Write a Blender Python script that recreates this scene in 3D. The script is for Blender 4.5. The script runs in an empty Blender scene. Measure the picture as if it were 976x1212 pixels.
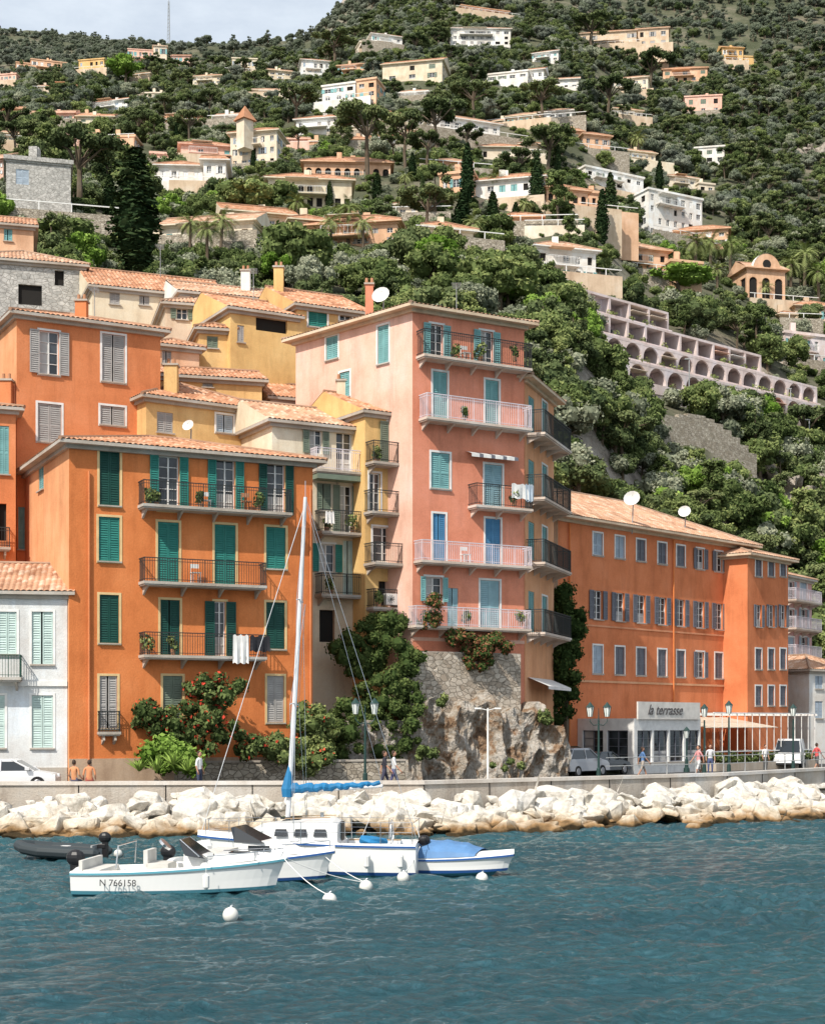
import bpy, bmesh, math, random
import numpy as np
from mathutils import Vector, Matrix, noise
R=random.Random(7); NR=np.random.RandomState(5)
F=1800.;CX=488.;HY=857.;EYE=4.6;KD=1.06
def X(px,D): return (px-CX)/F*D
def ZZ(py,D): return EYE+(HY-py)/F*D
def P(px,py,D): return Vector((X(px,D),D,ZZ(py,D)))
COL=bpy.context.scene.collection
# ---------------------------------------------------------------- materials
def nmat(name,rough=.8,color=None,metal=0,spec=.3):
    m=bpy.data.materials.new(name); m.use_nodes=True; nt=m.node_tree; b=nt.nodes['Principled BSDF']
    b.inputs['Roughness'].default_value=rough; b.inputs['Metallic'].default_value=metal
    b.inputs['Specular IOR Level'].default_value=spec
    if color: b.inputs['Base Color'].default_value=(*color,1)
    return m,nt,b
def nd(nt,t,ins=None,**kw):
    n=nt.nodes.new('ShaderNode'+t)
    for k,v in kw.items(): setattr(n,k,v)
    if ins:
        for k,v in ins.items():
            if isinstance(v,tuple) and len(v)==2 and hasattr(v[0],'outputs'): nt.links.new(v[0].outputs[v[1]],n.inputs[k])
            elif hasattr(v,'outputs'): nt.links.new(v.outputs[0],n.inputs[k])
            else:
                n.inputs[k].default_value=v
    return n
def c4(c,k=1): return (c[0]*k,c[1]*k,c[2]*k,1)
def ramp(nt,src,stops):
    r=nt.nodes.new('ShaderNodeValToRGB'); e=r.color_ramp.elements
    while len(e)<len(stops): e.new(.5)
    for i,(p,c) in enumerate(stops):
        e[i].position=p; e[i].color=c if len(c)==4 else (*c,1)
    nt.links.new(src.outputs[0] if hasattr(src,'outputs') else src,r.inputs[0]); return r
def bump(nt,b,src,dist,strength=1):
    n=nd(nt,'Bump',{'Strength':strength,'Distance':dist,'Height':src}); nt.links.new(n.outputs[0],b.inputs['Normal'])
_st={}
def stucco(c,stain=.2,bmp=.012):
    k=(c,stain)
    if k in _st: return _st[k]
    m,nt,b=nmat('stucco',.92,spec=.15)
    g=nd(nt,'NewGeometry')
    n1=nd(nt,'TexNoise',{'Vector':g,'Scale':.38,'Detail':8.,'Roughness':.66})
    mp=nd(nt,'Mapping',{'Vector':g,'Scale':(1.3,1.3,.22)})
    n2=nd(nt,'TexNoise',{'Vector':mp,'Scale':1.,'Detail':8.,'Roughness':.7,'Distortion':.3})
    n3=nd(nt,'TexNoise',{'Vector':g,'Scale':14.,'Detail':4.})
    r1=ramp(nt,n1,[(.3,c4((c[0],c[1]*.94,c[2]*.9),.82)),(.5,c4(c,1.)),(.72,c4((c[0]*1.05,c[1]*1.16,c[2]*1.3),1.05))])
    r2=ramp(nt,n2,[(.34,(1-stain,1-stain*1.1,1-stain*1.15)),(.52,(1,1,1))])
    mx=nd(nt,'MixRGB',{'Fac':.8,'Color1':r1,'Color2':r2},blend_type='MULTIPLY')
    r3=ramp(nt,n3,[(.3,(.93,.93,.93)),(.7,(1.04,1.04,1.04))])
    mx2=nd(nt,'MixRGB',{'Fac':1.,'Color1':mx,'Color2':r3},blend_type='MULTIPLY')
    nt.links.new(mx2.outputs[0],b.inputs['Base Color']); bump(nt,b,n3,bmp)
    _st[k]=m; return m
_pt={}
def paint(c,rough=.55,var=.15):
    k=(c,rough)
    if k in _pt: return _pt[k]
    m,nt,b=nmat('paint',rough)
    g=nd(nt,'NewGeometry'); n=nd(nt,'TexNoise',{'Vector':g,'Scale':2.3,'Detail':6.})
    r=ramp(nt,n,[(.3,c4(c,1-var)),(.7,c4(c,1+var*.6))]); nt.links.new(r.outputs[0],b.inputs['Base Color'])
    _pt[k]=m; return m
def tiles(c1,c2,c3):
    m,nt,b=nmat('roof_tiles',.9,spec=.12)
    uv=nd(nt,'UVMap'); sx=nd(nt,'SeparateXYZ',{0:uv})
    fu=nd(nt,'Math',{0:(sx,0),1:1/.26},operation='MULTIPLY'); fl=nd(nt,'Math',{0:fu},operation='FLOOR')
    fv=nd(nt,'Math',{0:(sx,1),1:1/.38},operation='MULTIPLY'); flv=nd(nt,'Math',{0:fv},operation='FLOOR')
    cb=nd(nt,'CombineXYZ',{0:fl,1:flv}); wn=nd(nt,'TexWhiteNoise',{'Vector':cb},noise_dimensions='2D')
    r=ramp(nt,wn,[(0,c1),(.35,c2),(.7,c2),(1,c3)])
    g=nd(nt,'NewGeometry'); n=nd(nt,'TexNoise',{'Vector':g,'Scale':.7,'Detail':5.})
    r2=ramp(nt,n,[(.32,(.62,.62,.6)),(.55,(1,1,1))])
    mx=nd(nt,'MixRGB',{'Fac':.8,'Color1':r,'Color2':r2},blend_type='MULTIPLY')
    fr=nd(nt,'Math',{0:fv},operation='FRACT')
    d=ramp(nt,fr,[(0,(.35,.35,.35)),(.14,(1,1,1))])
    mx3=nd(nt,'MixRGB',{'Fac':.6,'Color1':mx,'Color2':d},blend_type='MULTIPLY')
    nt.links.new(mx3.outputs[0],b.inputs['Base Color'])
    fru=nd(nt,'Math',{0:fu},operation='FRACT'); h=nd(nt,'Math',{0:fru,1:.5},operation='PINGPONG')
    ad=nd(nt,'Math',{0:h,1:fr},operation='SUBTRACT')
    bump(nt,b,ad,.05,.8); return m
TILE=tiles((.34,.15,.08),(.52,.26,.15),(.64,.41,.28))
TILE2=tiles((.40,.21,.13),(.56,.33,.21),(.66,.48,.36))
def stone(c1,c2,mort,scale=2.2,b_=.05):
    m,nt,b=nmat('stone',.95,spec=.1)
    g=nd(nt,'NewGeometry'); mp=nd(nt,'Mapping',{'Vector':g,'Scale':(1,1,1.5)})
    w=nd(nt,'TexNoise',{'Vector':mp,'Scale':2.,'Detail':2.}); ad=nd(nt,'MixRGB',{'Fac':.12,'Color1':mp,'Color2':(w,1)})
    v=nd(nt,'TexVoronoi',{'Vector':ad,'Scale':scale}); ve=nd(nt,'TexVoronoi',{'Vector':ad,'Scale':scale},feature='DISTANCE_TO_EDGE')
    sp=nd(nt,'SeparateColor',{0:(v,1)})
    r=ramp(nt,sp,[(0,c1),(1,c2)]); e=ramp(nt,ve,[(.01,(0,0,0)),(.07,(1,1,1))])
    mx=nd(nt,'MixRGB',{'Fac':e,'Color1':(*mort,1),'Color2':r})
    n=nd(nt,'TexNoise',{'Vector':g,'Scale':3.,'Detail':7.}); r2=ramp(nt,n,[(.3,(.7,.7,.7)),(.7,(1.1,1.1,1.1))])
    m2=nd(nt,'MixRGB',{'Fac':1.,'Color1':mx,'Color2':r2},blend_type='MULTIPLY')
    nt.links.new(m2.outputs[0],b.inputs['Base Color']); bump(nt,b,e,b_); return m
STONE=stone((.34,.29,.22),(.54,.48,.39),(.24,.20,.16),3.6,.03)
STONEG=stone((.40,.39,.36),(.56,.54,.50),(.36,.34,.31),3.2,.02)
def rockmat(cols,sc=.8,bd=.12):
    m,nt,b=nmat('rock',.95,spec=.12)
    g=nd(nt,'NewGeometry'); n=nd(nt,'TexNoise',{'Vector':g,'Scale':sc,'Detail':9.,'Roughness':.68,'Distortion':.6})
    r=ramp(nt,n,cols); n2=nd(nt,'TexNoise',{'Vector':g,'Scale':sc*5,'Detail':8.,'Roughness':.7})
    r2=ramp(nt,n2,[(.3,(.6,.58,.55)),(.6,(1.05,1.05,1.05))])
    m2=nd(nt,'MixRGB',{'Fac':1.,'Color1':r,'Color2':r2},blend_type='MULTIPLY')
    nt.links.new(m2.outputs[0],b.inputs['Base Color']); bump(nt,b,n2,bd); return m,nt,b,m2
CLIFF=rockmat([(.30,(.10,.075,.06)),(.40,(.36,.23,.14)),(.48,(.50,.43,.35)),(.58,(.62,.58,.52)),(.72,(.44,.25,.14))],1.0,.3)[0]
OUTC=rockmat([(.3,(.16,.14,.12)),(.45,(.34,.30,.25)),(.58,(.46,.41,.35)),(.75,(.36,.27,.20))],.16,.9)[0]
def riprap_mat():
    m,nt,b,m2=rockmat([(.3,(.46,.40,.32)),(.45,(.64,.60,.53)),(.7,(.78,.75,.70))],.7,.09)
    g=nd(nt,'NewGeometry'); s=nd(nt,'SeparateXYZ',{0:g}); n=nd(nt,'TexNoise',{'Vector':g,'Scale':.9,'Detail':3.})
    a=nd(nt,'Math',{0:(s,2),1:n},operation='SUBTRACT'); a2=nd(nt,'Math',{0:a,1:.45},operation='ADD')
    rr=ramp(nt,a2,[(.05,(.08,.06,.035)),(.20,(.50,.33,.18)),(.48,(.90,.83,.73)),(.8,(1,1,1))])
    m3=nd(nt,'MixRGB',{'Fac':1.,'Color1':m2,'Color2':rr},blend_type='MULTIPLY')
    nt.links.new(m3.outputs[0],b.inputs['Base Color']); return m
RIP=riprap_mat()
def glassm(name,c,r=.06):
    m,nt,b=nmat(name,r,spec=.6)
    g=nd(nt,'NewGeometry'); n=nd(nt,'TexNoise',{'Vector':g,'Scale':.8,'Detail':2.})
    rr=ramp(nt,n,[(.4,c4(c,.5)),(.6,c4(c,1.6))]); nt.links.new(rr.outputs[0],b.inputs['Base Color']); return m
GLASS=glassm('window_glass',(.035,.042,.048)); DARK=nmat('dark_interior',.9,(.018,.016,.014))[0]
WHITE=paint((.75,.74,.71)); CREAMTR=paint((.70,.50,.25)); IRON=nmat('iron',.6,(.03,.035,.035))[0]
IRONG=paint((.32,.33,.33)); WIRON=paint((.65,.60,.64)); CONC=stucco((.44,.39,.33)); CONCL=stucco((.60,.50,.42)); BLACKCL=paint((.02,.02,.025)); AWN=paint((.66,.56,.44))
TEAL=paint((.03,.20,.165)); DGREEN=paint((.010,.065,.05)); TURQ=paint((.19,.40,.40)); BLUE=paint((.08,.24,.42)); GREY=paint((.38,.36,.34)); LBLUE=paint((.28,.45,.50)); MINT=paint((.48,.60,.56)); SLATE=paint((.15,.155,.18)); OLIVG=paint((.16,.20,.15)); PBLUE=paint((.38,.45,.52))
BARK=stucco((.13,.10,.07),.5)
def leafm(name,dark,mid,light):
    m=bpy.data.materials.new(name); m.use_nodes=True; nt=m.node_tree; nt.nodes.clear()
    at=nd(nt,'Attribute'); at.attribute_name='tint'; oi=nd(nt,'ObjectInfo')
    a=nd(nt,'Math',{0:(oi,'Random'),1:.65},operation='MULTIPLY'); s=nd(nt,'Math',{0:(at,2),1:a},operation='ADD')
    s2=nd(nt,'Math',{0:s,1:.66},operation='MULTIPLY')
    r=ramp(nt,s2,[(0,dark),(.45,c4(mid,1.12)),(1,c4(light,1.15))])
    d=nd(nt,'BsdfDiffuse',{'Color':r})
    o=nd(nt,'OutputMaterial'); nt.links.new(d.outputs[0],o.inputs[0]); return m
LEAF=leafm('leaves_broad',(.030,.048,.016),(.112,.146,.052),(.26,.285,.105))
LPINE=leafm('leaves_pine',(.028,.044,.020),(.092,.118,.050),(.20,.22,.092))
LOLIVE=leafm('leaves_olive',(.07,.085,.055),(.19,.205,.14),(.33,.34,.24))
LFAR=leafm('leaves_far_hazed',(.09,.105,.085),(.175,.19,.145),(.27,.29,.22))  # distance haze painted into the leaf colour: paler, less saturated
LHAZE_DARK=leafm('leaves_far_hazed_dark',(.065,.082,.06),(.125,.147,.10),(.21,.23,.16))  # darker far foliage, aerial haze likewise mixed into its colour
LBRIGHT=leafm('leaves_bright',(.06,.12,.015),(.16,.25,.05),(.30,.40,.10))
LCYP=leafm('leaves_cypress',(.012,.026,.011),(.030,.052,.022),(.07,.092,.036))
LIVY=leafm('leaves_ivy',(.012,.024,.008),(.045,.07,.022),(.11,.14,.045))
LRED=leafm('flowers_red',(.35,.04,.03),(.55,.07,.04),(.6,.15,.07)); LMAG=leafm('leaves_rust',(.08,.035,.02),(.17,.065,.035),(.25,.13,.07))
LPALM=leafm('leaves_palm',(.07,.10,.03),(.19,.23,.08),(.36,.38,.17))
# ---------------------------------------------------------------- mesh builder
class MB:
    def __init__(s): s.v=[];s.f=[];s.m=[];s.uv=[];s.mats=[];s.t=[]
    def mi(s,m):
        if m not in s.mats: s.mats.append(m)
        return s.mats.index(m)
    def face(s,pts,m,uv=None,tint=.4):
        i=len(s.v); s.v.extend([tuple(p) for p in pts]); s.f.append(tuple(range(i,i+len(pts)))); s.m.append(s.mi(m)); s.uv.append(uv); s.t.append(tint)
    def box8(s,p,m):
        i=len(s.v); s.v.extend([tuple(q) for q in p]); k=s.mi(m)
        for f in ((0,3,2,1),(4,5,6,7),(0,1,5,4),(1,2,6,5),(2,3,7,6),(3,0,4,7)):
            s.f.append(tuple(i+j for j in f)); s.m.append(k); s.uv.append(None); s.t.append(.4)
    def box(s,x0,x1,y0,y1,z0,z1,m):
        s.box8([(x0,y0,z0),(x1,y0,z0),(x1,y1,z0),(x0,y1,z0),(x0,y0,z1),(x1,y0,z1),(x1,y1,z1),(x0,y1,z1)],m)
    def tube(s,pts,rad,m,n=6,cap=True):
        pts=[Vector(p) for p in pts]
        if not hasattr(rad,'__len__'): rad=[rad]*len(pts)
        i0=len(s.v); k=s.mi(m); ref=None
        for j,p in enumerate(pts):
            t=(pts[min(j+1,len(pts)-1)]-pts[max(j-1,0)]).normalized()
            if ref is None: ref=Vector((0,0,1)) if abs(t.z)<.8 else Vector((1,0,0))
            a=t.cross(ref).normalized(); b=t.cross(a)
            for q in range(n):
                an=2*math.pi*q/n; s.v.append(tuple(p+(a*math.cos(an)+b*math.sin(an))*rad[j]))
        for j in range(len(pts)-1):
            for q in range(n):
                s.f.append((i0+j*n+q,i0+j*n+(q+1)%n,i0+(j+1)*n+(q+1)%n,i0+(j+1)*n+q)); s.m.append(k); s.uv.append(None); s.t.append(.4)
        if cap:
            s.f.append(tuple(i0+q for q in range(n))); s.f.append(tuple(i0+(len(pts)-1)*n+q for q in range(n))); s.m+=[k,k]; s.uv+=[None,None]; s.t+=[.4,.4]
    def sphere(s,c,r,m,nu=10,nv=7,tint=.4,sc=(1,1,1),disp=0,seed=0,fr_=1.7):
        i0=len(s.v); k=s.mi(m)
        for a in range(nv+1):
            th=math.pi*a/nv
            for q in range(nu):
                ph=2*math.pi*q/nu; d=Vector((math.sin(th)*math.cos(ph),math.sin(th)*math.sin(ph),math.cos(th)))
                rr=r*(1+(disp*noise.noise(d*fr_+Vector((seed,seed*.3,0))) if disp else 0))
                s.v.append((c[0]+d.x*rr*sc[0],c[1]+d.y*rr*sc[1],c[2]+d.z*rr*sc[2]))
        for a in range(nv):
            for q in range(nu):
                s.f.append((i0+a*nu+q,i0+(a+1)*nu+q,i0+(a+1)*nu+(q+1)%nu,i0+a*nu+(q+1)%nu)); s.m.append(k); s.uv.append(None); s.t.append(tint)
    def obj(s,name,parent=None,smooth=False,tint=False,link=True):
        me=bpy.data.meshes.new(name); me.from_pydata(s.v,[],s.f)
        for m in s.mats: me.materials.append(m)
        me.polygons.foreach_set('material_index',s.m)
        if smooth: me.polygons.foreach_set('use_smooth',[True]*len(s.f))
        if any(u is not None for u in s.uv):
            l=me.uv_layers.new(name='UVMap'); arr=[]
            for f,u in zip(s.f,s.uv):
                for j in range(len(f)): arr.extend(u[j] if u else (0,0))
            l.data.foreach_set('uv',arr)
        if tint:
            a=me.attributes.new('tint','FLOAT','FACE'); a.data.foreach_set('value',s.t)
        me.update()
        o=bpy.data.objects.new(name,me)
        if link: COL.objects.link(o)
        if parent: o.parent=parent
        return o
    def leaves(s,c,r,n,size,m,flat=1.,m2=None,frac=0,tb=None,up=.0):
        c=np.array(c,float); d=NR.normal(size=(n,3)); d/=np.linalg.norm(d,axis=1)[:,None]
        pos=c+d*(r*(.62+.45*NR.rand(n,1)))*np.array([1,1,flat])
        nn=d*.9+NR.normal(size=(n,3))*.55+np.array([0,0,up]); nn/=np.linalg.norm(nn,axis=1)[:,None]
        t=np.cross(nn,NR.normal(size=(n,3))); t/=np.linalg.norm(t,axis=1)[:,None]; b=np.cross(nn,t)
        sz=size*(.55+.8*NR.rand(n,1)); t=t*sz; b=b*sz*.62
        V=np.stack([pos-t,pos-b*1.1,pos+t,pos+b],1).reshape(-1,3)
        i0=len(s.v); s.v.extend(map(tuple,V.tolist())); k=s.mi(m); k2=s.mi(m2) if m2 else k
        base=tb if tb is not None else R.random()*.55
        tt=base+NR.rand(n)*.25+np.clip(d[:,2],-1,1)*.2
        for i in range(n):
            j=i0+4*i; s.f.append((j,j+1,j+2,j+3)); s.m.append(k2 if (m2 and R.random()<frac) else k); s.uv.append(None); s.t.append(float(min(1,max(0,tt[i]))))
def empty(name,loc=(0,0,0),rz=0):
    e=bpy.data.objects.new(name,None); e.location=loc; e.rotation_euler=(0,0,rz); e.empty_display_size=.3; COL.objects.link(e); return e
# ---------------------------------------------------------------- facade frames
class Frame:
    def __init__(s,a,b):
        s.o=Vector((a[0],a[1])); d=Vector((b[0]-a[0],b[1]-a[1])); s.W=d.length; s.d=d.normalized(); s.n=Vector((s.d.y,-s.d.x))
    def pt(s,u,n,z): q=s.o+s.d*u+s.n*n; return Vector((q.x,q.y,z))
    def U(s,px):
        r=(px-CX)/F; return (r*s.o.y-s.o.x)/(s.d.x-r*s.d.y)
    def Z(s,px,py): return ZZ(py,s.o.y+s.U(px)*s.d.y)
def fb(mb,fr,u0,u1,n0,n1,z0,z1,m):
    mb.box8([fr.pt(u0,n1,z0),fr.pt(u1,n1,z0),fr.pt(u1,n0,z0),fr.pt(u0,n0,z0),fr.pt(u0,n1,z1),fr.pt(u1,n1,z1),fr.pt(u1,n0,z1),fr.pt(u0,n0,z1)],m)
def fq(mb,fr,u0,u1,z0,z1,n,m): mb.face([fr.pt(u0,n,z0),fr.pt(u1,n,z0),fr.pt(u1,n,z1),fr.pt(u0,n,z1)],m)
def facade(mb,fr,u0,u1,z0,z1,ops,m,rev=.22,n=0):
    us=sorted({u0,u1,*[min(max(k,u0),u1) for o in ops for k in o[:2]]}); zs=sorted({z0,z1,*[min(max(k,z0),z1) for o in ops for k in o[2:4]]})
    for i in range(len(us)-1):
        for j in range(len(zs)-1):
            a,b,c,d=us[i],us[i+1],zs[j],zs[j+1]
            if b-a<1e-4 or d-c<1e-4: continue
            x,y=(a+b)/2,(c+d)/2
            if any(o[0]<x<o[1] and o[2]<y<o[3] for o in ops): continue
            fq(mb,fr,a,b,c,d,n,m)
    for a,b,c,d in [o[:4] for o in ops]:
        mb.face([fr.pt(a,n,c),fr.pt(a,n,d),fr.pt(a,n-rev,d),fr.pt(a,n-rev,c)],m)
        mb.face([fr.pt(b,n,c),fr.pt(b,n-rev,c),fr.pt(b,n-rev,d),fr.pt(b,n,d)],m)
        mb.face([fr.pt(a,n,d),fr.pt(b,n,d),fr.pt(b,n-rev,d),fr.pt(a,n-rev,d)],m)
        mb.face([fr.pt(a,n,c),fr.pt(a,n-rev,c),fr.pt(b,n-rev,c),fr.pt(b,n,c)],m)
def leaf(mb,fr,u0,u1,z0,z1,n0,m,slat=.11,plain=False):
    s=.055
    fb(mb,fr,u0,u0+s,n0,n0+.045,z0,z1,m); fb(mb,fr,u1-s,u1,n0,n0+.045,z0,z1,m)
    rails=[z0,z1-.08]+([z0+(z1-z0)*.42] if z1-z0>1.2 else [])
    for z in rails: fb(mb,fr,u0+s,u1-s,n0,n0+.043,z,z+.08,m)
    fq(mb,fr,u0+s,u1-s,z0,z1,n0+.004,m)
    if not plain:
        z=z0+.1
        while z<z1-.12:
            mb.face([fr.pt(u0+s,n0+.042,z),fr.pt(u1-s,n0+.042,z),fr.pt(u1-s,n0+.008,z+slat*.8),fr.pt(u0+s,n0+.008,z+slat*.8)],m); z+=slat
def arch(mb,fr,u0,u1,z1,n,m,th=.25):
    c=(u0+u1)/2; r=(u1-u0)/2; K=6
    for sgn in (-1,1):
        for k in range(K):
            a0=math.pi/2*k/K; a1=math.pi/2*(k+1)/K
            p=[(c+sgn*r*math.cos(a0),z1-r+r*math.sin(a0)),(c+sgn*r*math.cos(a1),z1-r+r*math.sin(a1))]
            mb.face([fr.pt(c+sgn*r,n,z1),fr.pt(p[0][0],n,p[0][1]),fr.pt(p[1][0],n,p[1][1])],m)
            mb.face([fr.pt(p[0][0],n,p[0][1]),fr.pt(p[1][0],n,p[1][1]),fr.pt(p[1][0],n-th,p[1][1]),fr.pt(p[0][0],n-th,p[0][1])],m)
def slope(mb,A,B,a,b,m,fine=True):
    A,B,a,b=map(Vector,(A,B,a,b)); e=(B-A); W=e.length; e.normalize(); q=a-A; S=q-e*q.dot(e); L=S.length; S.normalize(); N_=e.cross(S).normalized()
    if N_.z<0: N_=-N_
    kA=max(0,q.dot(e)/L); kB=max(0,(B-b).dot(e)/L)
    step=.065 if fine else .8; n=max(2,int(W/step)); pr=[0,.038,.055,.038]
    def vm(u): return min(L,u/kA if kA>1e-6 else L,(W-u)/kB if kB>1e-6 else L)
    for i in range(n):
        u0,u1=W*i/n,W*(i+1)/n; h0=pr[i%4] if fine else 0; h1=pr[(i+1)%4] if fine else 0
        v0,v1=max(0,vm(u0)),max(0,vm(u1)); 
        P0=A+e*u0+N_*h0; P1=A+e*u1+N_*h1
        if v0+v1<.01: continue
        pts=[P0,P1,P1+S*v1,P0+S*v0]; uv=[(u0,0),(u1,0),(u1,v1),(u0,v0)]
        if v0<.005: pts=pts[:3]; uv=uv[:3]
        elif v1<.005: pts=[pts[0],pts[1],pts[3]]; uv=[uv[0],uv[1],uv[3]]
        mb.face(pts,m,uv)
TILEPLAIN=stucco((.46,.23,.13))
class Bld:
    def __init__(s,name,A,B,C,D,z0,z1,wall):
        s.name=name; s.A,s.B,s.C,s.D=[Vector((p[0],p[1])) for p in (A,B,C,D)]; s.z0,s.z1,s.wall=z0,z1,wall; s.lwall=None
        s.fr={'front':Frame(A,B),'right':Frame(B,C),'back':Frame(C,D),'left':Frame(D,A)}
        s.ops={k:[] for k in s.fr}; s.parts={}
    def p(s,k):
        if k not in s.parts: s.parts[k]=MB()
        return s.parts[k]
    def win(s,side,x0,y0,x1,y1,kind='closed',col=TEAL,trim=None,frame=WHITE,sw=None,sill=True):
        fr=s.fr[side]; u0,u1=fr.U(x0),fr.U(x1); xm=(x0+x1)/2; s.winu(side,u0,u1,fr.Z(xm,y1),fr.Z(xm,y0),kind,col,trim,frame,sw,sill)
    def winu(s,side,u0,u1,z0,z1,kind='closed',col=TEAL,trim=None,frame=WHITE,sw=None,sill=True,arc=False,plain=False):
        fr=s.fr[side]; s.ops[side].append((u0,u1,z0,z1)); w=u1-u0; sh=s.p('shutters'); wd=s.p('windows'); g=-.17
        if kind=='dark': fq(wd,fr,u0,u1,z0,z1,-.215,DARK)
        elif kind=='closed': 
            fq(wd,fr,u0,u1,z0,z1,g,DARK); gp=R.choice([0,0,.0,.06]); leaf(sh,fr,u0+.01,(u0+u1)/2-.008-gp,z0+.01,z1-.01,-.08,col,plain=plain); leaf(sh,fr,(u0+u1)/2+.008,u1-.01,z0+.01,z1-.01,-.08,col,plain=plain)
        else:
            fq(wd,fr,u0,u1,z0,z1,g,GLASS); t=.055
            fb(wd,fr,u0,u0+t,g+.003,g+.05,z0,z1,frame); fb(wd,fr,u1-t,u1,g+.003,g+.05,z0,z1,frame); fb(wd,fr,u0+t,u1-t,g+.003,g+.048,z1-t,z1,frame); fb(wd,fr,u0+t,u1-t,g+.003,g+.048,z0,z0+t,frame)
            c=(u0+u1)/2; fb(wd,fr,c-.035,c+.035,g+.003,g+.052,z0+t,z1-t,frame)
            nb=max(1,int((z1-z0)/.6))
            for k in range(1,nb+1):
                z=z0+(z1-z0)*k/(nb+1); fb(wd,fr,u0+t,u1-t,g+.003,g+.04,z-.015,z+.015,frame)
            if R.random()<.5: 
                k=R.choice([.35,1.]); fq(wd,fr,u0+t,c-.03 if k==1 else u1-t,z0,z0+(z1-z0)*k,g+.002,paint((.45,.44,.42)))
            if kind=='open':
                ww=sw or w/2; o=(.05 if trim is None else .06)
                leaf(sh,fr,u0-ww-.02,u0-.02,z0,z1,o,col,plain=plain); leaf(sh,fr,u1+.02,u1+ww+.02,z0,z1,o,col,plain=plain)
        if trim is not None:
            t=.11;T=s.p('trim'); n=.028
            fb(T,fr,u0-t,u0,.002,n,z0-t,z1+t,trim); fb(T,fr,u1,u1+t,.002,n,z0-t,z1+t,trim); fb(T,fr,u0,u1,.002,n-.001,z1,z1+t,trim); fb(T,fr,u0,u1,.002,n-.001,z0-t,z0,trim)
        if sill and kind!='dark': fb(s.p('trim'),fr,u0-.08,u1+.08,.03,.12,z0-.075,z0-.01,CONC)
        if arc: arch(s.p('walls'),fr,u0,u1,z1,.002,s.wall)
    def balc(s,side,x0,x1,yfl,ytop,depth=.95,rail=IRON,slab=CONC,xm=None,bars=.12,h=None):
        fr=s.fr[side]; xm=xm or (x0+x1)/2; u0,u1=fr.U(x0),fr.U(x1); z=fr.Z(xm,yfl)
        s.balcu(fr,u0,u1,z,h or fr.Z(xm,ytop)-z,depth,rail,slab,bars)
    def balcu(s,fr,u0,u1,z,h,depth=.95,rail=IRON,slab=CONC,bars=.12):
        b=s.p('balconies')
        fb(b,fr,u0,u1,.002,depth,z-.13,z,slab); fb(b,fr,u0+.05,u1-.05,.002,depth-.06,z-.2,z-.131,slab)
        n=max(2,int((u1-u0)/1.6)+1)
        for i in range(n):
            u=u0+.25+(u1-u0-.5)*i/(n-1); b.box8([fr.pt(u-.05,.35,z-.4),fr.pt(u+.05,.35,z-.4),fr.pt(u+.05,.003,z-.6),fr.pt(u-.05,.003,z-.6),fr.pt(u-.05,depth-.12,z-.201),fr.pt(u+.05,depth-.12,z-.201),fr.pt(u+.05,.003,z-.201),fr.pt(u-.05,.003,z-.201)],slab)
        t=.011; d=depth-.06
        for zz,q in ((z+h,.022),(z+.1,.014),(z+h-.14,.012)):
            fb(b,fr,u0+.03,u1-.03,d-q,d+q,zz-q,zz+q,rail)
            for u in (u0+.04,u1-.04): fb(b,fr,u-q,u+q,.01,d-q-.001,zz-q,zz+q,rail)
        k=max(2,int((u1-u0-.1)/bars))
        for i in range(k+1):
            u=u0+.05+(u1-u0-.1)*i/k; T=.022 if i%12==0 or i==k else t; fb(b,fr,u-T*.8,u+T*.8,d-T,d+T,z,z+h-.023,rail)
        for u in (u0+.04,u1-.04):
            y=.12
            while y<d-.05: fb(b,fr,u-t,u+t,y-t,y+t,z,z+h-.023,rail); y+=bars
    def roof(s,pitch=.32,over=.45,m=TILE,kind='hip',fine=True,fascia=CONC):
        r=s.p('roof'); z=s.z1; E=[]; pts=[s.A,s.B,s.C,s.D]
        for i,p in enumerate(pts):
            fa=Frame(pts[i-1],p); fb_=Frame(p,pts[(i+1)%4]); q=p+(fa.n+fb_.n)*over/(1+fa.n.dot(fb_.n)); E.append(q)
        A,B,C,D=[Vector((q.x,q.y,z)) for q in E]
        r.box8([(q.x,q.y,z-.16) for q in E]+[(q.x,q.y,z-.01) for q in E],fascia)
        E2=[]
        for i,p in enumerate(pts):
            fa=Frame(pts[i-1],p); f2=Frame(p,pts[(i+1)%4]); q=p+(fa.n+f2.n)*min(.18,over*.4)/(1+fa.n.dot(f2.n)); E2.append(q)
        r.box8([(q.x,q.y,z-.34) for q in E2]+[(q.x,q.y,z-.161) for q in E2],fascia)
        wf=(B-A).length; wd=(D-A).length
        if kind=='flat':
            r.box8([(q.x,q.y,z-.008) for q in E]+[(q.x,q.y,z+.25) for q in E],fascia); return
        if kind=='shed':
            h=wd*pitch; C2=C+Vector((0,0,h)); D2=D+Vector((0,0,h)); slope(r,A,B,D2,C2,m,fine)
            r.face([A,D2,D],fascia); r.face([B,C,C2],fascia); r.face([C,D,D2,C2],fascia); return
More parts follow.
